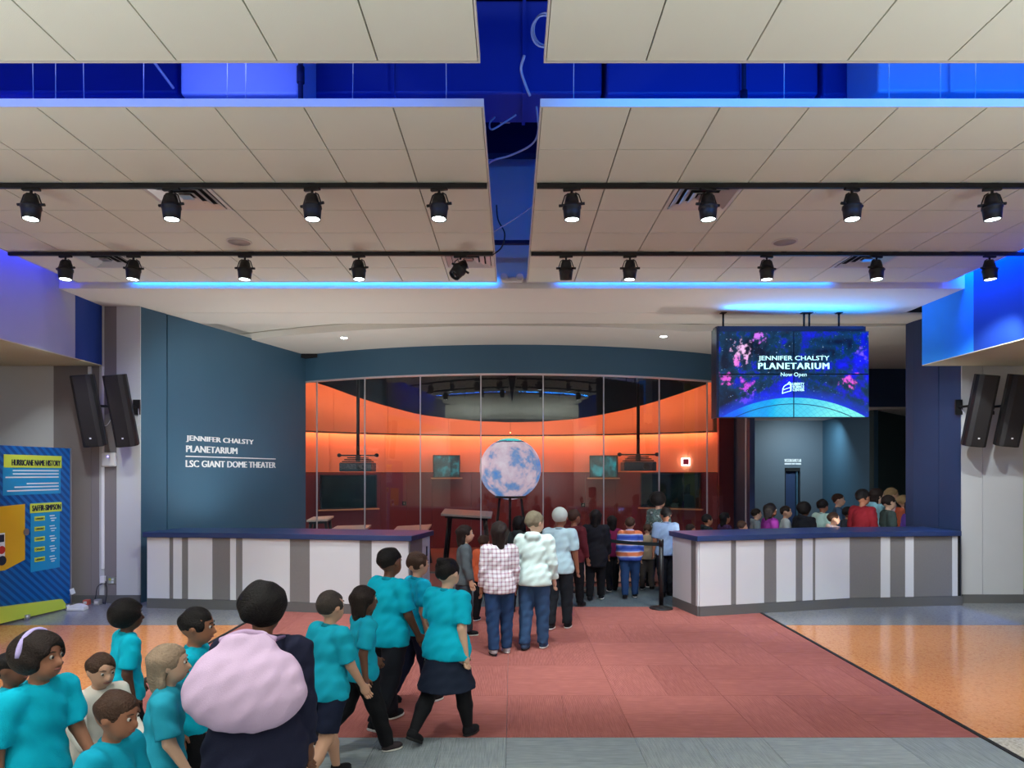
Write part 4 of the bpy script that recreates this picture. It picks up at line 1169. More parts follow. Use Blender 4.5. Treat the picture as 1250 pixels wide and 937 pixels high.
# lime foot wedge and levelling feet
lf = [(es(-70), 0.05), (es(80) , 0.02), (es(72), 0.16), (es(-70), 0.30)]
P_ = []
for s2, z_ in lf:
    p = EB + ed * s2; P_.append(Vector((p.x, p.y, z_)) + en * 0.05)
B_ = [p - en * 0.05 for p in P_]
MB().add(P_ + B_, [(0, 1, 2, 3), (7, 6, 5, 4), (0, 4, 5, 1), (1, 5, 6, 2), (2, 6, 7, 3), (3, 7, 4, 0)]).build('lime_foot', M_LIMEP, ex)
for x_ in (28, 78):
    p = EB + ed * es(x_) + en * 0.06
    MB().tube([(p.x, p.y, 0.004), (p.x, p.y, 0.07)], 0.035, 10).build('levelling_foot', M_STEEL, ex)

# ------------------------------------------------------------------ belt stanchions at the entrance
def stanchion(x, y, lab, h=0.97):
    t = thing('belt_stanchion', lab, 'stanchion', (x, y, 0.004), group='belt stanchions')
    MB().lathe([(0.165, 0.0), (0.165, 0.012), (0.14, 0.024), (0.04, 0.034), (0.032, 0.05)], 28).build('base', M_BLACK, t, world=False)
    MB().lathe([(0.031, 0.04), (0.031, h - 0.09)], 18).build('post', M_BLACK, t, world=False)
    MB().lathe([(0.036, h - 0.10), (0.038, h - 0.02), (0.030, h), (0.0, h + 0.002)], 18).build('belt_head', M_BLACK, t, world=False)
    return t
sp1 = px(807, 743, 9.54)
s_a = stanchion(sp1.x, 9.54, 'black belt stanchion standing beside the right counter')
sp2x, sp2y = (708 - HX) * 10.9 / F, 10.9
stanchion(sp2x, sp2y, 'black belt stanchion hidden in the queue before the glass')
d_ = Vector((sp2x - sp1.x, sp2y - 9.54, 0)); L_ = d_.length; d_.normalize()
mb = MB(); n_ = 12
for i in range(n_ + 1):
    t_ = i / n_; p = Vector((sp1.x, 9.54, 0.90)) + d_ * (0.038 + (L_ - 0.076) * t_); p.z -= 0.03 * math.sin(PI * t_)
    nn = Vector((-d_.y, d_.x, 0)) * 0.0015
    mb.v += [tuple(p - nn + Vector((0, 0, -0.025))), tuple(p + nn + Vector((0, 0, -0.025))), tuple(p + nn + Vector((0, 0, 0.025))), tuple(p - nn + Vector((0, 0, 0.025)))]
for i in range(n_):
    for j in range(4): mb.f.append([i * 4 + j, i * 4 + (j + 1) % 4, i * 4 + 4 + (j + 1) % 4, i * 4 + 4 + j]); mb.sm.append(False)
mb.build('belt', mat('dark_belt_webbing', (22, 36, 40), 0.8), s_a)

# ------------------------------------------------------------------ inside the round hall
# globe
gp = px(623, 572, 15.4)
q = NB('globe_surface')
n1 = q.noise(q.tc['Object'], 1.9, 6, 0.6); n2 = q.noise(q.tc['Object'], 5.0, 5, 0.6)
g3 = q.sep(q.tc['Object'])
f = q.math('ADD', q.math('MULTIPLY', n1, 0.8), q.math('MULTIPLY', n2, 0.3))
f = q.math('ADD', f, q.math('MULTIPLY', g3[2], -0.10))
c1 = q.ramp(f, [(0.40, lin((232, 214, 226))), (0.53, lin((214, 186, 204))), (0.60, lin((120, 150, 200))), (0.70, lin((30, 130, 215)))])
pole = q.math('GREATER_THAN', q.math('MULTIPLY_ADD', n2, 0.08, g3[2]), 0.665)
rim = q.math('GREATER_THAN', q.math('MULTIPLY_ADD', n2, 0.08, g3[2]), 0.63)
c1 = q.mix(rim, c1, lin((60, 70, 110)) + (1,)); c1 = q.mix(pole, c1, lin((60, 235, 235)) + (1,))
q.L.new(c1, q.b.inputs['Base Color']); q.L.new(c1, q.b.inputs['Emission Color']); q.b.inputs['Emission Strength'].default_value = 0.5
gl = thing('lit_globe', 'glowing pink and blue planet globe on a dark stand behind the glass', 'globe', (gp.x, 15.4, 0.004))
rr = 37.5 * 15.4 / F
prof = [(max(1e-5, rr * math.sin(PI * k / 28)), rr * math.cos(PI * k / 28)) for k in range(29)]
sph = MB().lathe([(r_, z_) for r_, z_ in prof], 48).build('sphere', q.m, gl, world=False)
sph.location = (0, 0, gp.z - 0.004)
for k in range(3):
    a = 2 * PI * k / 3 + 0.5
    MB().tube([(0.28 * math.cos(a), 0.28 * math.sin(a), gp.z - rr + 0.06), (0.45 * math.cos(a), 0.45 * math.sin(a), 0.0)], 0.03, 8).build('stand_leg', M_BLACK, gl, world=False)
MB().lathe([(0.33, gp.z - rr + 0.03), (0.36, gp.z - rr + 0.05), (0.33, gp.z - rr + 0.09), (0.29, gp.z - rr + 0.05)], 28).build('stand_ring', M_BLACK, gl, world=False)

# ceiling projectors
def projector(x, yb, Y, lab):
    p = px(x, yb, Y)
    t = thing('ceiling_projector', lab, 'projector', (p.x, Y, p.z), group='ceiling projectors')
    MB().tube([(0, 0, 0.30), (0, 0, 4.29 - p.z)], 0.035, 10).build('pole', M_BLACK, t, world=False)
    MB().lathe([(0.09, 4.27 - p.z), (0.09, 4.30 - p.z)], 16).build('ceiling_flange', M_BLACK, t, world=False)
    MB().box(-0.42, 0.42, -0.03, 0.03, 0.27, 0.30).build('cross_bar', M_BLACK, t, world=False)
    for s in (-1, 1):
        MB().lathe([(0.02, 0.25), (0.045, 0.27), (0.045, 0.31), (0.02, 0.33)], 10, Matrix.Translation((s * 0.40, 0, 0))).build('bar_end', M_BLACK, t, world=False)
    for k, (w_, z_) in enumerate(((0.20, 0.235), (0.26, 0.195), (0.31, 0.155))):
        MB().box(-w_, w_, -0.14, 0.14, z_ - 0.012, z_ + 0.012).build('mount_plate', M_BLACK, t, world=False)
    MB().tube([(0, 0, 0.14), (0, 0, 0.28)], 0.05, 10).build('mount_column', M_BLACK, t, world=False)
    b = MB().box(-0.34, 0.34, -0.26, 0.26, -0.06, 0.13).build('body', mat('projector_grey', (48, 58, 66), 0.4), t, world=False, bevel=0.02)
    MB().lathe([(0.07, 0.0), (0.07, 0.04), (0.055, 0.04), (0.055, 0.01)], 16, Matrix.Translation((0.12, -0.26, 0.03)) @ Matrix.Rotation(PI / 2, 4, 'X')).build('lens', M_BLACK, b, world=False)
projector(437, 572, 14.6, 'black ceiling projector on a pole behind the left glass')
projector(779, 571, 14.6, 'black ceiling projector on a pole behind the right glass')

# wall displays
q = NB('dark_display'); 
n1 = q.noise(q.tc['Object'], 2.0, 2)
q.L.new(q.ramp(n1, [(0.4, lin((8, 14, 16))), (0.7, lin((18, 34, 34)))]), q.b.inputs['Base Color']); q.b.inputs['Roughness'].default_value = 0.12
q.L.new(q.ramp(n1, [(0.4, lin((4, 8, 10))), (0.7, lin((14, 30, 30)))]), q.b.inputs['Emission Color']); q.b.inputs['Emission Strength'].default_value = 0.35
M_DISP = q.m
q = NB('teal_display')
n1 = q.noise(q.tc['Object'], 5.0, 4); 
q.b.inputs['Base Color'].default_value = (0.01, 0.02, 0.02, 1); q.b.inputs['Roughness'].default_value = 0.2
q.L.new(q.ramp(n1, [(0.35, lin((8, 20, 26))), (0.5, lin((20, 66, 70))), (0.68, lin((30, 150, 160)))]), q.b.inputs['Emission Color']); q.b.inputs['Emission Strength'].default_value = 0.55
M_TEAL = q.m
def wall_display(x0, x1, y0, y1, m, lab, off=0.10, grp=None, ledge=True):
    pa_, aa = opt((x0 + x1) / 2, (y0 + y1) / 2, off)
    P0, _ = opt(x0, y1, off); P1, _ = opt(x1, y0, off)
    t = thing('wall_display', lab, 'display', tuple(pa_), group=grp)
    u = (P1 - P0); u.z = 0; wdt = u.length; u.normalize()
    n_ = Vector((u.y, -u.x, 0))
    if n_.y > 0: n_ = -n_
    hz = (P1.z - P0.z) / 2; c = (P0 + P1) / 2
    # bezel of four bars, glass face, mount back
    bw = 0.03
    MB().obox(c - n_ * 0.03, u * (wdt / 2), n_ * 0.03, Vector((0, 0, hz))).build('case', M_BLACK, t)
    MB().obox(c + n_ * 0.004, u * (wdt / 2 - bw), n_ * 0.004, Vector((0, 0, hz - bw))).build('screen', m, t)
    for s in (-1, 1):
        MB().obox(c + n_ * 0.006 + u * s * (wdt / 2 - bw / 2), u * bw / 2, n_ * 0.008, Vector((0, 0, hz))).build('bezel', M_BLACK, t)
        MB().obox(c + n_ * 0.006 + Vector((0, 0, s * (hz - bw / 2))), u * (wdt / 2 - bw), n_ * 0.008, Vector((0, 0, bw / 2))).build('bezel', M_BLACK, t)
    if ledge:
        MB().obox(c - Vector((0, 0, hz + 0.02)) - n_ * 0.02, u * (wdt / 2 + 0.05), n_ * 0.07, Vector((0, 0, 0.015))).build('ledge', mat('pale_ledge', (225, 160, 120), 0.5), t)
wall_display(389, 458.5, 579, 621.5, M_DISP, 'large dark wall display behind the left projector', grp='wall displays')
wall_display(783.5, 857, 577, 618.5, M_DISP, 'large dark wall display below the red wall lamp', grp='wall displays')
wall_display(528, 561, 555.5, 582.5, M_TEAL, 'small teal window display left of the globe', grp='wall displays')
wall_display(720.5, 755, 555.5, 582.5, M_TEAL, 'small teal window display right of the globe', grp='wall displays')
# red wall lamp
pl, al = opt(838, 563.5, 0.06)
wlm = thing('wall_lamp', 'small square red wall lamp with a bright white rim', 'lamp', tuple(pl))
MB().obox(pl, (0.09, 0, 0), (0, 0.03, 0), (0, 0, 0.09)).build('backplate', mat('lamp_rim_glow', (255, 240, 235), .4, var=0, emit=6.0), wlm)
MB().obox(pl + Vector((0, -0.035, 0)), (0.07, 0, 0), (0, 0.012, 0), (0, 0, 0.07)).build('cover', mat('red_lamp_cover', (130, 24, 50), .4, var=0, emit=0.5), wlm)
# small control plates on the lower panels
for x_, y_, lab in ((493, 614, 'small black switch plate on the red panels left of the globe'), (712, 616, 'small black switch plate on the red panels right of the globe')):
    p, a = opt(x_, y_, 0.04)
    t = thing('switch_plate', lab, 'switch', tuple(p))
    MB().obox(p, (0.05, 0, 0), (0, 0.012, 0), (0, 0, 0.05)).build('plate', M_BLACK, t)
    MB().obox(p + Vector((0, -0.014, 0)), (0.012, 0, 0), (0, 0.004, 0), (0, 0, 0.022)).build('toggle', M_GREYP, t)

# exhibit tables
M_TOP = mat('table_top_stone', (205, 190, 182), 0.4)
def table(x0, x1, y, Y, depth, tilt, lab, lean=0.0):
    a_, b_ = px(x0, y, Y), px(x1, y, Y)
    t = thing('exhibit_table', lab, 'table', ((a_.x + b_.x) / 2, Y + depth / 2, 0.004), group='exhibit tables inside the hall')
    c = Vector(((a_.x + b_.x) / 2, Y + depth / 2, (a_.z + b_.z) / 2)); hw_ = (b_.x - a_.x) / 2
    MB().obox(c, Vector((hw_, 0, lean)), Vector((0, depth / 2, tilt)), Vector((0, 0, 0.022))).build('table_top', M_TOP, t, bevel=0.008)
    MB().obox(c - Vector((0, 0, 0.05)), Vector((hw_ * 0.85, 0, lean * 0.85)), Vector((0, depth / 2 * 0.8, tilt * 0.8)), Vector((0, 0, 0.025))).build('apron', M_BLACK, t)
    for s in (-1, 1):
        for e_ in (-1, 1):
            top = c + Vector((s * hw_ * 0.7, e_ * depth * 0.32, -0.05 + lean * s * 0.7 + tilt * e_ * 0.6))
            MB().tube([top, (top.x + s * 0.1, top.y, 0.004)], 0.035, 8).build('leg', M_BLACK, t)
table(538, 600, 628, 13.6, 0.8, 0.03, 'pale slanted exhibit table left of the globe', -0.03)
table(402, 446, 646, 14.0, 0.6, 0.02, 'pale exhibit table under the large left display', 0.01)
table(478, 522, 647, 13.8, 0.7, 0.03, 'pale exhibit table behind the left counter end', 0.02)
table(374, 400, 634, 14.35, 0.5, 0.02, 'pale corner exhibit table beside the slate wall', 0.01)
# long low bench before the glass
t = thing('waiting_bench', 'long low pale bench standing before the glass behind the queue', 'bench', (1.6, 11.9, 0.004))
MB().box(0.62, 2.58, 11.72, 12.18, 0.415, 0.45).build('seat', M_PANELW, t, bevel=0.01)
for k in range(4):
    MB().box(0.66 + k * 0.475, 0.66 + k * 0.475 + 0.45, 11.76, 12.14, 0.03, 0.414).build('base_panel', mat('peach_laminate', (232, 184, 158), 0.5), t)
MB().box(0.70, 2.50, 11.80, 12.10, 0.004, 0.03).build('plinth', M_BASE, t)
# ------------------------------------------------------------------ people: continuous bodies grown from smooth-blended volumes
EDG = [(0, 1), (2, 3), (4, 5), (6, 7), (0, 2), (1, 3), (4, 6), (5, 7), (0, 4), (1, 5), (2, 6), (3, 7)]
CORN = np.array([[(c >> 2) & 1, (c >> 1) & 1, c & 1] for c in range(8)])
def surface_net(D, org, h):
    nx, ny, nz = D.shape
    S = D < 0
    cnt = np.zeros((nx - 1, ny - 1, nz - 1), np.int8)
    for c in CORN:
        cnt += S[c[0]:nx - 1 + c[0], c[1]:ny - 1 + c[1], c[2]:nz - 1 + c[2]]
    act = np.argwhere((cnt > 0) & (cnt < 8))
    if len(act) == 0: return np.zeros((0, 3)), np.zeros((0, 4), int)
    idx = -np.ones((nx - 1, ny - 1, nz - 1), np.int64)
    idx[act[:, 0], act[:, 1], act[:, 2]] = np.arange(len(act))
    V = np.stack([D[act[:, 0] + c[0], act[:, 1] + c[1], act[:, 2] + c[2]] for c in CORN], 1)
    pos = np.zeros((len(act), 3)); n = np.zeros(len(act))
    for a, b in EDG:
        cr = (V[:, a] < 0) != (V[:, b] < 0)
        den = np.where(cr, V[:, a] - V[:, b], 1.0)
        t = np.where(cr, V[:, a] / den, 0.0)
        p = CORN[a] + (CORN[b] - CORN[a]) * t[:, None]
        pos += p * cr[:, None]; n += cr
    pos = (pos / n[:, None] + act) * h + org
    quads = []
    for ax in range(3):
        o1, o2 = [(1, 2), (2, 0), (0, 1)][ax]
        sl0 = [slice(None)] * 3; sl1 = [slice(None)] * 3
        sl0[ax] = slice(0, -1); sl1[ax] = slice(1, None)
        A, B = S[tuple(sl0)], S[tuple(sl1)]
        e = np.argwhere(A != B)
        ok = (e[:, o1] > 0) & (e[:, o2] > 0) & (e[:, o1] < D.shape[o1] - 1) & (e[:, o2] < D.shape[o2] - 1)
        e = e[ok]
        if len(e) == 0: continue
        def cell(d1, d2):
            q_ = e.copy(); q_[:, o1] += d1; q_[:, o2] += d2
            return idx[q_[:, 0], q_[:, 1], q_[:, 2]]
        Q = np.stack([cell(-1, -1), cell(0, -1), cell(0, 0), cell(-1, 0)], 1)
        fl = ~A[e[:, 0], e[:, 1], e[:, 2]]
        Q[fl] = Q[fl][:, ::-1]
        quads.append(Q)
    return pos, np.concatenate(quads)

class Vol:
    """list of volumes blended into one surface"""
    def __init__(s): s.p = []; s.lo = np.full(3, 9e9); s.hi = np.full(3, -9e9)
    def _bb(s, *pts_r):
        for p, r in pts_r:
            s.lo = np.minimum(s.lo, np.array(p) - r); s.hi = np.maximum(s.hi, np.array(p) + r)
    def cone(s, a, b, ra, rb, k=0.02, op='u', flat=None, cut0=False, cut1=False):
        a, b = np.array(a, float), np.array(b, float)
        if op == 'u': s._bb((a, ra), (b, rb))
        s.p.append((op, 'c', (a, b, ra, rb, cut0, cut1), k)); return s
    def ell(s, c, r, R=None, k=0.02, op='u'):
        c, r = np.array(c, float), np.array(r, float)
        if op == 'u': s._bb((c, r.max()))
        s.p.append((op, 'e', (c, r, None if R is None else np.array(R)), k)); return s
    def plane(s, p, n):
        """remove everything on the side the normal points to"""
        n = np.array(n, float); n /= np.linalg.norm(n)
        s.p.append(('i', 'p', (np.array(p, float), n), 0)); return s
    def mesh(s, h, fold=0.0, seed=0):
        lo = s.lo - 2.5 * h; hi = s.hi + 2.5 * h
        N = np.ceil((hi - lo) / h).astype(int) + 1
        x = (lo[0] + np.arange(N[0]) * h).astype(np.float32)[:, None, None]
        y = (lo[1] + np.arange(N[1]) * h).astype(np.float32)[None, :, None]
        z = (lo[2] + np.arange(N[2]) * h).astype(np.float32)[None, None, :]
        D = None; cuts = []
        for op, kind, ar, k in s.p:
            if kind == 'c':
                a, b, ra, rb, c0, c1 = ar
                ab = b - a; L2 = max(1e-9, float(ab @ ab))
                pa = (x - a[0], y - a[1], z - a[2])
                dt = (pa[0] * ab[0] + pa[1] * ab[1] + pa[2] * ab[2]) / L2
                t = np.clip(dt, 0, 1)
                d = np.sqrt((pa[0] - t * ab[0]) ** 2 + (pa[1] - t * ab[1]) ** 2 + (pa[2] - t * ab[2]) ** 2) - (ra + (rb - ra) * t)
                L = math.sqrt(L2)
                if c0: d = np.maximum(d, -dt * L)
                if c1: d = np.maximum(d, (dt - 1) * L)
            elif kind == 'e':
                c, r, R = ar
                q0, q1, q2 = x - c[0], y - c[1], z - c[2]
                if R is not None:
                    q0, q1, q2 = (R[0, 0] * q0 + R[1, 0] * q1 + R[2, 0] * q2, R[0, 1] * q0 + R[1, 1] * q1 + R[2, 1] * q2, R[0, 2] * q0 + R[1, 2] * q1 + R[2, 2] * q2)
                k0 = np.sqrt((q0 / r[0]) ** 2 + (q1 / r[1]) ** 2 + (q2 / r[2]) ** 2)
                k1 = np.sqrt((q0 / r[0] ** 2) ** 2 + (q1 / r[1] ** 2) ** 2 + (q2 / r[2] ** 2) ** 2)
                d = k0 * (k0 - 1) / np.maximum(k1, 1e-6)
            else:
                p, n = ar
                d = (x - p[0]) * n[0] + (y - p[1]) * n[1] + (z - p[2]) * n[2]
            if op == 'i': cuts.append(d); continue
            if D is None: D = np.broadcast_to(d, tuple(N)).astype(np.float32).copy(); continue
            if op == 's':
                hh = np.clip(0.5 - 0.5 * (D + d) / k, 0, 1)
                D = D + (-d - D) * hh + k * hh * (1 - hh)
            else:
                hh = np.clip(0.5 + 0.5 * (d - D) / k, 0, 1)
                D = d + (D - d) * hh - k * hh * (1 - hh)
        if fold > 0:
            f = 60.0
            D = D + fold * (np.sin(x * f * 0.55 + z * f * 0.8 + seed) * np.sin(y * f * 0.6 - z * f * 0.35 + seed * 2) + 0.5 * np.sin(z * f * 0.9 + x * f * 1.3 + seed))
        for d in cuts: D = np.maximum(D, d)
        return surface_net(D.astype(np.float32), lo, h)

def np_obj(name, V, Q, m, parent, extra=None):
    me = bpy.data.meshes.new(name)
    vs = V; nq = len(Q)
    if extra is not None:
        ev, ef = extra
        vs = np.concatenate([V, np.array(ev)]) if len(ev) else V
    me.vertices.add(len(vs)); me.vertices.foreach_set('co', vs.astype(np.float32).ravel())
    faces = Q.ravel().tolist(); tot = [4] * nq
    if extra is not None:
        for f_ in extra[1]:
            faces += [i + len(V) for i in f_]; tot.append(len(f_))
    me.loops.add(len(faces)); me.loops.foreach_set('vertex_index', faces)
    me.polygons.add(len(tot))
    st = np.concatenate([[0], np.cumsum(tot)[:-1]])
    me.polygons.foreach_set('loop_start', st.astype(np.int32))
    me.polygons.foreach_set('use_smooth', [True] * len(tot))
    me.update(calc_edges=True); me.validate()
    o = bpy.data.objects.new(name, me); C.objects.link(o)
    me.materials.append(m); o.parent = parent
    return o

def rotx(a): return np.array([[1, 0, 0], [0, math.cos(a), -math.sin(a)], [0, math.sin(a), math.cos(a)]])
def roty(a): return np.array([[math.cos(a), 0, math.sin(a)], [0, 1, 0], [-math.sin(a), 0, math.cos(a)]])
def rotz(a): return np.array([[math.cos(a), -math.sin(a), 0], [math.sin(a), math.cos(a), 0], [0, 0, 1]])

def cloth(col, kind='knit'):
    nm = 'cloth_%d_%d_%d_%s' % (*col, kind)
    if nm in MATS: return MATS[nm]
    if kind == 'knit': return mat(nm, col, 0.85, var=0.10, scale=9, bump=0.25, bscale=260, spec=0.2)
    q = NB(nm)
    g = q.sep(q.tc['Object'])
    q.b.inputs['Roughness'].default_value = 0.85
    c = lin(col)
    if kind == 'plaid':
        a = q.math('GREATER_THAN', q.math('SINE', q.math('MULTIPLY', g[0], 150.0)), 0.45)
        b = q.math('GREATER_THAN', q.math('SINE', q.math('MULTIPLY', g[2], 150.0)), 0.45)
        f = q.math('MULTIPLY', q.math('ADD', a, b), 0.42)
        q.L.new(q.mix(f, c + (1,), lin((150, 96, 120)) + (1,)), q.b.inputs['Base Color'])
    elif kind == 'bands':
        f = q.noise(q.tc['Object'], 2.0, 2)
        h_ = q.math('SINE', q.math('MULTIPLY_ADD', g[2], 38.0, q.math('MULTIPLY', f, 3.0)))
        q.L.new(q.ramp(q.math('MULTIPLY_ADD', h_, 0.5, 0.5), [(0.0, lin((30, 60, 150))), (0.4, lin((70, 100, 190))), (0.62, lin((190, 200, 225))), (0.85, lin((200, 110, 70)))]), q.b.inputs['Base Color'])
    elif kind == 'speckle':
        f = q.noise(q.tc['Object'], 24.0, 4, 0.7)
        q.L.new(q.ramp(f, [(0.4, c), (0.55, lin((40, 50, 52))), (0.66, lin((190, 200, 198)))]), q.b.inputs['Base Color'])
    return q.m
def skin(col): return mat('skin_%d_%d_%d' % col, col, 0.55, var=0.05, scale=12, spec=0.35)
def hairm(col): return mat('hair_%d_%d_%d' % col, col, 0.6, var=0.3, scale=40, bump=0.7, bscale=120, spec=0.2)
M_EYEW = mat('eye_white', (185, 176, 168), 0.3, var=0)
M_EYED = mat('eye_dark', (35, 24, 20), 0.2, var=0)
M_LIP = mat('lips', (140, 80, 74), 0.5, var=0)
M_SOLE = mat('shoe_sole_white', (215, 212, 208), 0.6, var=0.03)

SK = [(196, 150, 124), (150, 100, 76), (110, 72, 54), (214, 172, 146), (86, 56, 44)]
HBLACK, HBROWN, HDARK, HSANDY = (22, 18, 18), (64, 44, 34), (38, 28, 25), (170, 140, 100)

def person(label, X, Y, h, heading, shirt, legs, hair, sk, vox=0.012, wide=1.0, pose=None, shoe=(26, 26, 30), group=None, name='person', adult=False, hands=True, seed=0):
    """shirt: (kind, colour[, pattern]) kind tee|long|hoodie; legs: (kind, colour) kind trousers|shorts|skirt; hair: (style, colour)"""
    po = dict(la=0.12, ra=-0.12, lk=0.08, rk=0.10, larm=0.05, rarm=-0.05, lab=0.16, rab=0.16, lel=0.25, rel=0.25, lean=0.03, yaw=0.0, pitch=0.0)
    po.update(pose or {})
    rnd = random.Random(seed * 17 + int(X * 100) + int(Y * 1000))
    t = thing(name, label, 'person', (X, Y, 0.009), (0, 0, heading), group=group)
    hh = (0.140 if adult else 0.158) * h
    hip = 0.50 * h; L1 = 0.235 * h; L2 = 0.225 * h
    sw = 0.103 * h * (0.92 + 0.08 * wide); pw = 0.052 * h * wide
    w = wide
    J = {}
    for s, a, k in ((-1, po['la'], po['lk']), (1, po['ra'], po['rk'])):
        hp = np.array([s * pw, 0, hip])
        kn = hp + L1 * np.array([s * 0.02, -math.sin(a), -math.cos(a)])
        b = a - k
        an = kn + L2 * np.array([0, -math.sin(b), -math.cos(b)])
        J[s] = [hp, kn, an, b]
    low = min(J[-1][2][2], J[1][2][2])
    dz_ = 0.045 * h - low
    for s in (-1, 1):
        for i in range(3): J[s][i] = J[s][i] + np.array([0, 0, dz_])
    hipz = hip + dz_
    pel = np.array([0, 0, hipz])
    Rl = rotx(po['lean'])
    up = lambda v: pel + Rl @ np.array(v)
    chest = up((0, 0, 0.21 * h)); belly = up((0, 0, 0.09 * h)); neck0 = up((0, 0.006 * h, 0.315 * h)); neck1 = up((0, -0.004 * h, 0.36 * h))
    Rh = rotz(po['yaw']) @ rotx(po['pitch'])
    hc = neck1 + Rh @ np.array([0, -0.004 * h, hh * 0.43])
    HP = lambda v: hc + Rh @ (np.array(v) * hh)
    A = {}
    for s, a, ab_, e_ in ((-1, po['larm'], po['lab'], po['lel']), (1, po['rarm'], po['rab'], po['rel'])):
        sh = up((s * sw, 0, 0.292 * h))
        d1 = np.array([s * math.sin(ab_), -math.sin(a) * math.cos(ab_), -math.cos(a) * math.cos(ab_)])
        el = sh + 0.158 * h * d1
        a2 = a + e_
        d2 = np.array([s * math.sin(ab_) * 0.4, -math.sin(a2), -math.cos(a2)]); d2 /= np.linalg.norm(d2)
        wr = el + 0.138 * h * d2
        A[s] = [sh, el, wr, d2]
    # ---- body
    v = Vol()
    v.ell(chest, (0.092 * h * w, 0.062 * h * w, 0.115 * h), Rl, 0.03)
    v.ell(belly, (0.080 * h * w, 0.060 * h * w, 0.09 * h), Rl, 0.03)
    v.ell(pel + (0, 0, 0.005 * h), (0.088 * h * w, 0.066 * h * w, 0.072 * h), None, 0.03)
    v.cone(neck0, neck1 + Rh @ np.array([0, 0, hh * 0.12]), 0.032 * h, 0.028 * h, 0.015)
    v.cone(up((-sw * 0.75, 0, 0.295 * h)), up((sw * 0.75, 0, 0.295 * h)), 0.034 * h, 0.034 * h, 0.03)
    for s in (-1, 1):
        hp, kn, an, b = J[s]
        v.cone(hp, kn, 0.056 * h * w, 0.036 * h * (0.5 + 0.5 * w), 0.02)
        v.cone(kn, kn + (an - kn) * 0.4, 0.035 * h, 0.034 * h * (0.5 + 0.5 * w), 0.015)
        v.cone(kn + (an - kn) * 0.4, an, 0.033 * h, 0.020 * h, 0.015)
        Rf = rotx(max(-0.5, min(0.9, -b)) * 0.8) if an[2] > 0.06 * h else np.eye(3)
        v.cone(an + Rf @ np.array([0, 0.008 * h, -0.016 * h]), an + Rf @ np.array([0, -0.062 * h, -0.026 * h]), 0.018 * h, 0.013 * h, 0.010)
        sh, el, wr, d2 = A[s]
        v.cone(sh, el, 0.034 * h * (0.6 + 0.4 * w), 0.025 * h, 0.02)
        v.cone(el, wr, 0.026 * h, 0.017 * h, 0.012)
        v.ell(wr + d2 * 0.030 * h, (0.014 * h, 0.024 * h, 0.034 * h), np.stack([np.cross((0, 1, 0), -d2), np.array([0, 1, 0]) - d2 * d2[1], -d2], 1), 0.01)
    # head
    v.ell(HP((0, 0.05, 0.08)), (0.385 * hh, 0.455 * hh, 0.42 * hh), Rh, 0.012)
    v.ell(HP((0, -0.12, -0.20)), (0.30 * hh, 0.31 * hh, 0.31 * hh), Rh, 0.02)
    v.cone(HP((0, -0.41, 0.02)), HP((0, -0.47, -0.13)), 0.035 * hh, 0.062 * hh, 0.012)
    for s in (-1, 1):
        v.ell(HP((s * 0.385, 0.03, -0.03)), (0.045 * hh, 0.085 * hh, 0.12 * hh), Rh, 0.006)
        v.ell(HP((s * 0.15, -0.455, 0.03)), (0.085 * hh, 0.06 * hh, 0.05 * hh), Rh, 0.02, 's')
    V, Q = v.mesh(vox)
    extra = None
    if hands:
        mb = MB()
        for s in (-1, 1):
            sh, el, wr, d2 = A[s]
            side = np.array([0, -1, 0]) + d2 * d2[1]; side /= np.linalg.norm(side)      # across the palm, thumb towards the front
            nrm = np.cross(d2, side) * (-s)                                             # palm faces the thigh
            base = wr + d2 * 0.048 * h
            for k, (o_, ln) in enumerate(((0.017, 0.040), (0.006, 0.046), (-0.006, 0.043), (-0.017, 0.034))):
                p0 = base + side * o_ * h
                p1 = p0 + d2 * ln * 0.5 * h + nrm * (-0.003) * h
                p2 = p1 + (d2 * 0.8 + nrm * 0.55) * ln * 0.33 * h
                p3 = p2 + (d2 * 0.5 + nrm * 0.8) * ln * 0.22 * h
                mb.tube([p0, p1, p2, p3], [0.0068 * h, 0.0064 * h, 0.0058 * h, 0.0035 * h], 6)
            p0 = wr + d2 * 0.018 * h + side * 0.014 * h
            p1 = p0 + (d2 * 0.6 + side * 0.7) * 0.024 * h; p2 = p1 + (d2 * 0.9 + side * 0.25) * 0.022 * h
            mb.tube([p0, p1, p2], [0.0085 * h, 0.0075 * h, 0.004 * h], 6)
        extra = (np.array([list(p) for p in mb.v]), mb.f)
    np_obj('body', V, Q, skin(sk), t, extra)
    for s in (-1, 1):
        c_ = HP((s * 0.15, -0.362, 0.035))
        e_ = MB().lathe([(max(1e-5, 0.045 * hh * math.sin(PI * k / 8)), 0.045 * hh * math.cos(PI * k / 8)) for k in range(9)], 10, Matrix.Translation(c_)).build('eye', M_EYEW, t, world=False)
        c2 = HP((s * 0.15, -0.388, 0.032))
        MB().lathe([(max(1e-5, 0.034 * hh * math.sin(PI * k / 6)), 0.034 * hh * math.cos(PI * k / 6)) for k in range(7)], 8, Matrix.Translation(c2)).build('iris', M_EYED, e_, world=False)
    MB().tube([HP((-0.11, -0.40, -0.25)), HP((0, -0.435, -0.262)), HP((0.11, -0.40, -0.25))], [0.012 * hh, 0.03 * hh, 0.012 * hh], 6).build('mouth', M_LIP, t, world=False)
    for s in (-1, 1):
        MB().tube([HP((s * 0.07, -0.405, 0.135)), HP((s * 0.15, -0.395, 0.155)), HP((s * 0.23, -0.345, 0.135))], [0.012 * hh, 0.017 * hh, 0.008 * hh], 6).build('eyebrow', hairm(hair[1] if hair[0] != 'cap' else HDARK), t, world=False)
    # ---- shirt
    kind, col = shirt[0], shirt[1]; pat = shirt[2] if len(shirt) > 2 else 'knit'
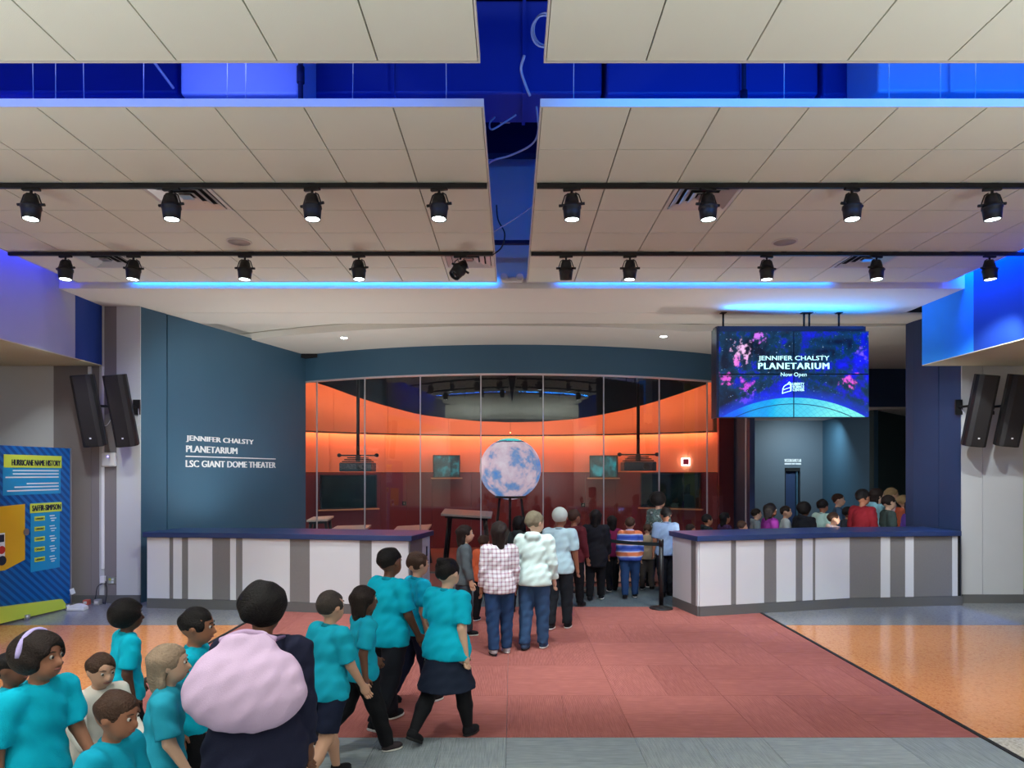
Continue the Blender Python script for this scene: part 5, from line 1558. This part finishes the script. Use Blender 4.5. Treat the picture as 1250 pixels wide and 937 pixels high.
    inf = {'tee': 0.012, 'long': 0.013, 'hoodie': 0.022, 'coat': 0.028}[kind] * (h / 1.2) + 0.004
    v = Vol()
    v.ell(chest, (0.092 * h * w + inf, 0.062 * h * w + inf, 0.12 * h + inf), Rl, 0.03)
    v.ell(belly, (0.082 * h * w + inf, 0.062 * h * w + inf, 0.10 * h), Rl, 0.03)
    v.ell(pel + np.array([0, 0, 0.0]), (0.110 * h * w + inf + 0.004, 0.080 * h * w + inf + 0.006, 0.17 * h), None, 0.03)
    v.cone(up((-sw * 0.78, 0, 0.292 * h)), up((sw * 0.78, 0, 0.292 * h)), 0.036 * h + inf * 0.6, 0.036 * h + inf * 0.6, 0.03)
    if kind in ('coat',):
        v.cone(pel + np.array([0, 0, -0.02 * h]), pel + np.array([0, 0, -0.14 * h]), 0.085 * h * w + inf, 0.095 * h * w + inf, 0.03, cut1=True)
    for s in (-1, 1):
        sh, el, wr, d2 = A[s]
        if kind == 'tee':
            e2 = sh + (el - sh) * 0.86
            v.cone(sh, e2, 0.036 * h * (0.6 + 0.4 * w) + inf, 0.034 * h + inf, 0.018, cut1=True)
        else:
            v.cone(sh, el, 0.036 * h * (0.6 + 0.4 * w) + inf * 0.8, 0.028 * h + inf * 0.8, 0.018)
            v.cone(el, wr - d2 * 0.01 * h, 0.028 * h + inf * 0.8, 0.021 * h + inf * 0.6, 0.012, cut1=True)
    if kind == 'hoodie':
        v.ell(up((0, 0.05 * h, 0.33 * h)), (0.062 * h, 0.035 * h, 0.045 * h), None, 0.02)
    hem = {'tee': -0.035, 'long': -0.035, 'hoodie': -0.03, 'coat': -0.13}[kind] * h
    v.plane(pel + np.array([0, 0, hem]), (0, 0, -1))
    v.plane(up((0, -0.02 * h, 0.338 * h)), Rl @ np.array([0, -0.3, 1]))
    V, Q = v.mesh(vox, fold=0.0035 * h / 1.2 + 0.0008, seed=rnd.uniform(0, 6))
    so_ = np_obj({'tee': 'shirt', 'long': 'sweater', 'hoodie': 'hoodie', 'coat': 'coat'}[kind], V, Q, cloth(col, pat), t)
    if kind == 'tee':
        # polo collar
        v = Vol(); v.cone(up((0, 0.004 * h, 0.318 * h)), up((0, -0.002 * h, 0.338 * h)), 0.044 * h, 0.038 * h, 0.01, cut0=True, cut1=True)
        V, Q = v.mesh(max(0.008, vox * 0.7)); np_obj('collar', V, Q, cloth(tuple(int(c * 0.82) for c in col)), so_)
    # ---- legs
    lk, lc = legs
    v = Vol(); inf = 0.012 * h / 1.2 + 0.003
    v.ell(pel + np.array([0, 0, 0.005 * h]), (0.088 * h * w + inf * .8, 0.066 * h * w + inf * .8, 0.078 * h), None, 0.02)
    if lk == 'skirt':
        v.cone(pel + np.array([0, 0, 0.0]), pel + np.array([0, 0.0, -0.20 * h]), 0.085 * h * w, 0.135 * h * w, 0.03, cut1=True)
        nm = 'skirt'
    else:
        for s in (-1, 1):
            hp, kn, an, b = J[s]
            if lk == 'shorts':
                v.cone(hp, hp + (kn - hp) * 0.85, 0.058 * h * w + inf, 0.046 * h * w + inf, 0.012, cut1=True)
            else:
                v.cone(hp, kn, 0.057 * h * w + inf, 0.040 * h * (0.5 + 0.5 * w) + inf, 0.012)
                v.cone(kn, an + (an - kn) * 0.02, 0.039 * h * (0.5 + .5 * w) + inf, 0.029 * h + inf, 0.012, cut1=True)
        nm = 'trousers' if lk == 'trousers' else 'shorts'
    v.plane(pel + np.array([0, 0, 0.055 * h]), (0, 0, 1))
    V, Q = v.mesh(vox, fold=0.003 * h / 1.2, seed=rnd.uniform(0, 6)); np_obj(nm, V, Q, cloth(lc), t)
    if lk == 'skirt':   # tights
        v = Vol()
        for s in (-1, 1):
            hp, kn, an, b = J[s]
            v.cone(hp, kn, 0.062 * h * w, 0.040 * h * (0.5 + .5 * w), 0.012); v.cone(kn, kn + (an - kn) * .4, 0.040 * h * (0.5 + .5 * w), 0.040 * h * (0.5 + .5 * w), 0.012); v.cone(kn + (an - kn) * .4, an, 0.040 * h * (0.5 + .5 * w), 0.026 * h, 0.012)
        v.plane(pel + np.array([0, 0, -0.06 * h]), (0, 0, 1))
        V, Q = v.mesh(vox); np_obj('tights', V, Q, cloth((24, 24, 28)), t)
    # ---- shoes
    for s in (-1, 1):
        hp, kn, an, b = J[s]
        tip = max(-0.5, min(0.9, -b)) * 0.8
        Rf = rotx(tip) if an[2] > 0.06 * h else np.eye(3)
        F_ = lambda q_: an + Rf @ (np.array(q_) * h)
        v = Vol()
        v.ell(F_((0, -0.030, -0.022)), (0.029 * h, 0.068 * h, 0.026 * h), Rf, 0.012)
        v.cone(F_((0, 0.004, -0.012)), F_((0, 0.004, 0.012)), 0.029 * h, 0.027 * h, 0.015, cut1=True)
        v.plane(F_((0, 0, -0.034)), Rf @ np.array([0, 0, -1.0]))
        V, Q = v.mesh(min(vox, 0.010)); sh_ = np_obj('shoe', V, Q, cloth(shoe), t)
        v = Vol(); v.ell(F_((0, -0.030, -0.034)), (0.031 * h, 0.071 * h, 0.022 * h), Rf, 0.01)
        v.plane(F_((0, 0, -0.0448)), Rf @ np.array([0, 0, -1.0])); v.plane(F_((0, 0, -0.031)), Rf @ np.array([0, 0, 1.0]))
        V, Q = v.mesh(min(vox, 0.010)); np_obj('sole', V, Q, M_SOLE if rnd.random() < .6 else M_RUBBER, sh_)
    # ---- hair
    st, hcol = hair
    v = Vol(); g_ = 1.0
    puff = {'short': 0.02, 'long': 0.03, 'pony': 0.02, 'bun': 0.02, 'puff': 0.09, 'cap': 0.03}[st]
    v.ell(HP((0, 0.07, 0.115)), ((0.385 + puff) * hh, (0.455 + puff) * hh, (0.41 + puff) * hh), Rh, 0.01)
    if st in ('long',):
        v.cone(HP((0, 0.28, 0.05)), HP((0, 0.30, -0.62)), 0.30 * hh, 0.20 * hh, 0.03)
        for s in (-1, 1): v.cone(HP((s * 0.30, 0.12, 0.1)), HP((s * 0.30, 0.16, -0.55)), 0.13 * hh, 0.09 * hh, 0.03)
    if st == 'pony': v.cone(HP((0, 0.50, 0.22)), HP((0, 0.62, -0.45)), 0.13 * hh, 0.06 * hh, 0.02)
    if st == 'bun': v.ell(HP((0, 0.38, 0.42)), (0.17 * hh, 0.17 * hh, 0.16 * hh), None, 0.015)
    if st == 'puff': v.ell(HP((0, 0.22, 0.10)), (0.50 * hh, 0.42 * hh, 0.46 * hh), Rh, 0.03)
    v.ell(HP((0, -0.46, -0.20)), (0.36 * hh, 0.42 * hh, 0.46 * hh), Rh, 0.015, 's')
    if st in ('short', 'cap', 'bun', 'pony'): v.ell(HP((0, 0.05, -0.62)), (0.7 * hh, 0.62 * hh, 0.42 * hh), Rh, 0.015, 's')
    if st == 'cap': v.cone(HP((0, -0.40, 0.26)), HP((0, -0.62, 0.20)), 0.16 * hh, 0.14 * hh, 0.02)
    V, Q = v.mesh(max(0.009, vox * 0.8), fold=0.004 if st != 'cap' else 0.0, seed=rnd.uniform(0, 6))
    np_obj('cap' if st == 'cap' else 'hair', V, Q, cloth(hcol) if st == 'cap' else hairm(hcol), t)
    return t, up, h, A, HP

def fp(x, y, h):
    """floor position of someone of height h whose crown is seen at picture point x, y"""
    Y = (CAMZ - h) * F / (y - HY)
    return (x - HX) * Y / F, Y
def fy(x, y, Y): return (x - HX) * Y / F, Y, CAMZ - (y - HY) * Y / F
TEAL = (0, 178, 206); TEAL2 = (16, 160, 186); NAVYC = (24, 30, 52); BLK = (22, 22, 26); DEN = (40, 66, 104); DEN2 = (52, 80, 116)
G1 = 'children in teal shirts walking in line'
W = lambda a, b, **k: dict(la=a, ra=-a, lk=0.05 if a > 0 else abs(a) * 1.1 + .1, rk=abs(a) * 1.1 + .1 if a > 0 else 0.05, larm=-a * 0.8, rarm=a * 0.8, lel=0.35, rel=0.35, lean=b, **k)

# children crowding in the left foreground
X, Y = fp(42, 776, 1.20)
PF1 = person('near child in teal shirt with a lavender headband at the left edge', X, Y, 1.20, 1.3, ('tee', TEAL), ('trousers', BLK), ('puff', HDARK), SK[1], 0.010, pose=W(0.25, 0.06, yaw=0.2), group=G1, seed=1)
hp1 = PF1[4]
MB().tube([hp1((0.49 * math.cos(a), 0.16 + 0.10 * math.sin(a) * 0 - 0.02, 0.10 + 0.50 * math.sin(a))) for a in [PI * k / 16 for k in range(17)]], 0.012, 8).build('headband', cloth((186, 170, 222)), PF1[0], world=False)
X, Y = fp(8, 800, 1.0)
person('small child in teal cut by the left picture edge', X, Y, 1.0, 1.7, ('tee', TEAL2), ('trousers', NAVYC), ('short', HBLACK), SK[2], 0.011, pose=W(-0.2, 0.05), group=G1, seed=2)
X, Y = fp(152, 737, 1.10)
person('small child with dark tufted hair by the orange floor at the back left', X, Y, 1.10, 2.3, ('tee', TEAL, 'knit'), ('trousers', BLK), ('puff', HBLACK), SK[4], 0.011, pose=W(0.2, 0.03), group=G1, seed=3)
X, Y = fp(112, 797, 1.0)
person('child in an off-white long-sleeved top amid the teal shirts', X, Y, 1.0, 1.0, ('long', (222, 214, 204)), ('trousers', NAVYC), ('short', HBROWN), SK[0], 0.011, pose=W(0.15, 0.22, pitch=0.25, lel=0.8, rel=0.8) if False else dict(lean=0.2, larm=0.5, rarm=0.4, lel=0.7, rel=0.6, pitch=0.2), group='children in the foreground crowd', seed=4)
X, Y = fp(196, 790, 1.10)
person('child in teal with sandy hair beside the dark-haired boy', X, Y, 1.10, 1.9, ('tee', (40, 160, 186)), ('trousers', BLK), ('long', (150, 128, 108)), SK[3], 0.010, pose=W(-0.22, 0.08), group=G1, seed=5)
X, Y = fp(232, 743, 1.18)
person('short-haired boy in teal facing right beside the lilac bag', X, Y, 1.18, 1.75, ('tee', TEAL), ('trousers', BLK), ('short', HBLACK), SK[1], 0.010, pose=W(0.3, 0.05, pitch=0.1), group=G1, seed=6)
X, Y = fp(125, 848, 1.06)
person('nearest child in teal at the bottom left, seen from above', X, Y, 1.06, 1.5, ('tee', (10, 156, 186)), ('trousers', BLK), ('short', HBROWN), SK[1], 0.010, pose=W(0.2, 0.1, pitch=0.2), group=G1, seed=7)
# the one with the big drawstring bag
X, Y = fp(312, 716, 1.42)
P6 = person('person in navy with dark bushy hair carrying a lilac drawstring bag', X, Y, 1.42, PI + 0.08, ('long', (30, 32, 54)), ('trousers', NAVYC), ('puff', HBLACK), SK[2], 0.010, 1.25, pose=W(0.16, 0.2, pitch=0.2), adult=True, seed=8)
X, Y = fp(400, 724, 1.17)
person('child in teal directly behind the lilac bag carrier', X, Y, 1.17, 2.5, ('tee', TEAL2), ('shorts', NAVYC), ('short', (60, 52, 48)), SK[0], 0.010, pose=W(-0.25, 0.04), group=G1, seed=9)
X, Y, hh_ = fy(441, 715, 4.62)
person('long-haired child in teal and black leggings in mid-stride', X, Y, hh_, 2.1, ('tee', TEAL2), ('trousers', BLK), ('long', HDARK), SK[2], 0.010, pose=W(0.34, 0.04), shoe=(60, 52, 56), group=G1, seed=10)
X, Y, hh_ = fy(474, 671, 5.12)
person('taller child in teal and dark trousers before the counter end', X, Y, hh_, 2.5, ('tee', TEAL), ('trousers', (30, 32, 40)), ('short', HBLACK), SK[2], 0.010, 1.1, pose=W(-0.2, 0.02), group=G1, seed=11)
X, Y, hh_ = fy(508, 676, 5.65)
person('child in teal half hidden behind the girl in the skirt', X, Y, hh_, 2.2, ('tee', (0, 164, 196)), ('trousers', NAVYC), ('short', HBROWN), SK[0], 0.011, pose=W(0.2, 0.02), group=G1, seed=12)
X, Y, hh_ = fy(545, 683, 4.86)
person('girl in teal shirt, dark skirt and black tights at the carpet edge', X, Y, hh_, 2.55, ('tee', TEAL), ('skirt', (26, 34, 52)), ('bun', HBLACK), SK[3], 0.010, 1.22, pose=W(0.26, 0.02, rab=0.3), group=G1, seed=13)

# drawstring bag on the carrier's back
t6, up6, h6, A6, HP6 = P6
Rz = rotz(PI + 0.08)
def bag_world(v): return Vector(Rz @ v) + Vector((t6.location.x, t6.location.y, 0.009))
bc = up6((0, 0.205, 0.205 * h6))
bag = thing('drawstring_bag', 'large lilac drawstring bag worn on the back of the bushy-haired person', 'bag', bag_world(up6((0, 0.205, 0.0))), (0, 0, PI + 0.08))
loc0 = up6((0, 0.205, 0.0))
v = Vol()
v.ell(bc - loc0 + np.array([0, 0, -0.03]), (0.245, 0.11, 0.155), None, 0.04); v.ell(bc - loc0 + np.array([0, -0.02, 0.05]), (0.205, 0.09, 0.12), None, 0.05)
v.ell(bc - loc0 + np.array([0, -0.03, 0.17]), (0.10, 0.05, 0.05), None, 0.04)
V, Q = v.mesh(0.011, fold=0.0035, seed=2.0)
np_obj('sack', V, Q, cloth((206, 178, 208)), bag)
MB().tube(curve_pts([bc - loc0 + np.array([-0.11, -0.045, 0.175]), bc - loc0 + np.array([0, -0.01, 0.215]), bc - loc0 + np.array([0.11, -0.045, 0.175])]), 0.012, 8).build('gathered_neck', cloth((186, 156, 190)), bag, world=False)
for s in (-1, 1):
    sh = A6[s][0] - loc0
    MB().tube(curve_pts([bc - loc0 + np.array([s * 0.1, -0.05, 0.17]), sh + np.array([-s * 0.05, 0.03, 0.068]), sh + np.array([-s * 0.045, -0.095, 0.03]), sh + np.array([-s * 0.03, -0.115, -0.12]), sh + np.array([s * 0.0, -0.02, -0.26]), bc - loc0 + np.array([s * 0.19, -0.03, -0.08])]), 0.008, 6).build('cord_strap', cloth((120, 96, 130)), bag, world=False)

# queue in front of the entrance
G2 = 'visitors queueing at the entrance'
X, Y, hh_ = fy(610, 640, 7.16)
person('visitor in a pink and white plaid shirt and jeans on the red carpet', X, Y, hh_, PI + 0.25, ('long', (226, 222, 228), 'plaid'), ('trousers', DEN), ('long', HDARK), SK[1], 0.011, pose=dict(la=0.05, ra=-0.05), shoe=(180, 180, 186), group=G2, seed=20)
X, Y, hh_ = fy(652, 627, 7.35)
person('visitor in a pale mint hoodie and jeans on the red carpet', X, Y, hh_, PI - 0.3, ('hoodie', (206, 226, 222)), ('trousers', DEN2), ('short', (120, 110, 90)), SK[3], 0.011, pose=dict(la=0.12, ra=-0.08, yaw=-0.6), shoe=(60, 80, 110), group=G2, seed=21)
X, Y, hh_ = fy(566, 643, 8.0)
person('dark-haired visitor in grey looking right behind the girl in the skirt', X, Y, hh_, 1.7, ('long', (88, 96, 100)), ('trousers', (60, 66, 74)), ('long', HDARK), SK[0], 0.014, group=G2, seed=22)
X, Y, hh_ = fy(590, 655, 8.75)
person('visitor in an orange top behind the plaid shirt', X, Y, hh_, 2.6, ('long', (205, 98, 62)), ('trousers', BLK), ('short', HBROWN), SK[0], 0.014, group=G2, seed=23)
X, Y, hh_ = fy(683, 622, 8.3)
person('visitor with a pale cap and light blue top beside the mint hoodie', X, Y, hh_, 2.8, ('tee', (176, 204, 214)), ('trousers', (30, 34, 40)), ('cap', (196, 204, 196)), SK[1], 0.013, group=G2, seed=24)
X, Y, hh_ = fy(633, 632, 9.3)
person('dark-haired visitor in black behind the mint hoodie', X, Y, hh_, 2.9, ('hoodie', (46, 52, 54)), ('trousers', BLK), ('long', HBLACK), SK[1], 0.015, group=G2, seed=25)
X, Y, hh_ = fy(700, 624, 9.7)
person('visitor in a dark red jumper behind the light blue top', X, Y, hh_, 2.4, ('long', (92, 34, 42)), ('trousers', BLK), ('short', HBROWN), SK[1], 0.015, group=G2, seed=26)
X, Y, hh_ = fy(727, 624, 10.2)
person('visitor in a long black coat at the belt barrier', X, Y, hh_, 2.9, ('coat', (24, 24, 30)), ('trousers', BLK), ('long', HBLACK), SK[2], 0.015, group=G2, seed=27)
X, Y, hh_ = fy(747, 631, 10.95)
person('visitor in dark magenta beside the long black coat', X, Y, hh_, 3.3, ('long', (110, 26, 66)), ('trousers', BLK), ('long', HBLACK), SK[1], 0.016, group=G2, seed=28)
X, Y, hh_ = fy(769, 633, 10.35)
person('child in a blue jacket with white and orange bands at the barrier', X, Y, hh_, 3.0, ('hoodie', (60, 90, 180), 'bands'), ('trousers', (36, 62, 104)), ('short', HBROWN), SK[0], 0.014, 1.12, group=G2, seed=29)
X, Y, hh_ = fy(803, 603, 11.25)
person('tallest visitor with dark curls and a speckled top near the counter', X, Y, hh_, 2.2, ('long', (100, 124, 120), 'speckle'), ('trousers', BLK), ('puff', HBLACK), SK[0], 0.015, group=G2, seed=30)
X, Y, hh_ = fy(813, 621, 10.5)
person('visitor in a grey-blue shirt and black trousers by the counter corner', X, Y, hh_, 3.2, ('tee', (128, 150, 182)), ('trousers', (26, 28, 36)), ('short', HBLACK), SK[1], 0.013, group=G2, seed=31)
X, Y, hh_ = fy(790, 641, 11.1)
person('small child in tan behind the blue banded jacket', X, Y, hh_, 2.6, ('long', (150, 134, 112)), ('trousers', (70, 64, 60)), ('short', HBROWN), SK[0], 0.016, group=G2, seed=32)
X, Y, hh_ = fy(660, 645, 10.5)
person('small visitor in dark green glimpsed behind the mint hoodie', X, Y, hh_, 2.9, ('long', (44, 62, 60)), ('trousers', BLK), ('short', HDARK), SK[1], 0.017, group=G2, seed=33)

# crowd behind the right counter
G3 = 'crowd behind the right counter'
R_LIST = [
    (842, 641, 11.15, 'small child in dark green beside the counter corner', (36, 56, 58), 'short', HDARK, 1, 1.9),
    (862, 629, 11.35, 'child in a black jacket at the left end of the crowd', (30, 36, 40), 'short', HBLACK, 1, 1.6),
    (884, 627, 11.9, 'child in dark purple in front of the glass edge', (62, 40, 74), 'long', HBLACK, 1, 1.8),
    (905, 637, 11.3, 'small child in a pink top at the glass edge', (206, 150, 168), 'short', HBROWN, 0, 1.5),
    (922, 622, 12.4, 'child in grey behind the pink top', (120, 132, 136), 'short', HDARK, 3, 1.4),
    (939, 616, 11.2, 'child in a bright purple shirt with black hair', (120, 40, 122), 'long', HBLACK, 2, 1.7),
    (958, 619, 12.1, 'child in pale grey under the narrow blue door', (178, 186, 186), 'short', HDARK, 0, 1.3),
    (981, 615, 11.4, 'broad visitor in a black hoodie amid the crowd', (24, 26, 32), 'puff', HBLACK, 2, 2.0),
    (1003, 611, 12.0, 'visitor in a pale green top with dark hair', (176, 206, 196), 'short', HBLACK, 1, 1.9),
    (1022, 604, 13.0, 'visitor in navy at the back with brown hair', (60, 84, 110), 'short', HBROWN, 3, 1.2),
    (1016, 627, 11.0, 'small child in a pale peach top by the counter', (220, 190, 176), 'short', HBROWN, 0, 1.6),
    (1034, 620, 11.75, 'child in a dark striped jacket beside the dark red jumper', (50, 56, 66), 'short', HBLACK, 1, 1.5),
    (1052, 599, 11.2, 'tall visitor in a dark red jumper in the right crowd', (126, 28, 38), 'short', HBLACK, 1, 2.0),
    (1069, 598, 12.1, 'visitor in a light blue and white top behind the dark red jumper', (140, 190, 206), 'long', HDARK, 3, 1.7),
    (1083, 606, 11.55, 'visitor in a dark grey-green jacket beside the navy pillar', (62, 76, 74), 'short', HDARK, 3, 1.4),
    (1087, 597, 13.2, 'visitor in soft pink at the back of the crowd', (214, 178, 186), 'long', HSANDY, 3, 1.2),
    (1102, 606, 12.35, 'visitor in an orange top half hidden by the navy pillar', (212, 110, 78), 'short', HSANDY, 3, 1.5),
    (1111, 612, 11.75, 'child in violet mostly hidden by the navy pillar', (120, 84, 190), 'long', HBROWN, 0, 1.6),
]
for i, (x, y, Yp, lab, col, hs, hcl, sk_, hd) in enumerate(R_LIST):
    X, Y, hh_ = fy(x, y, Yp)
    kind = ('long', 'hoodie', 'tee')[i % 3] if i != 7 else 'hoodie'
    person(lab, X, Y, hh_, hd, (kind, col), ('trousers', (BLK, DEN, NAVYC, (70, 72, 78))[i % 4]), (hs, hcl), SK[sk_], 0.017, 1.15 if i == 7 else 1.0, group=G3, seed=40 + i, pose=dict(yaw=((i * 37) % 10 - 5) * 0.06))
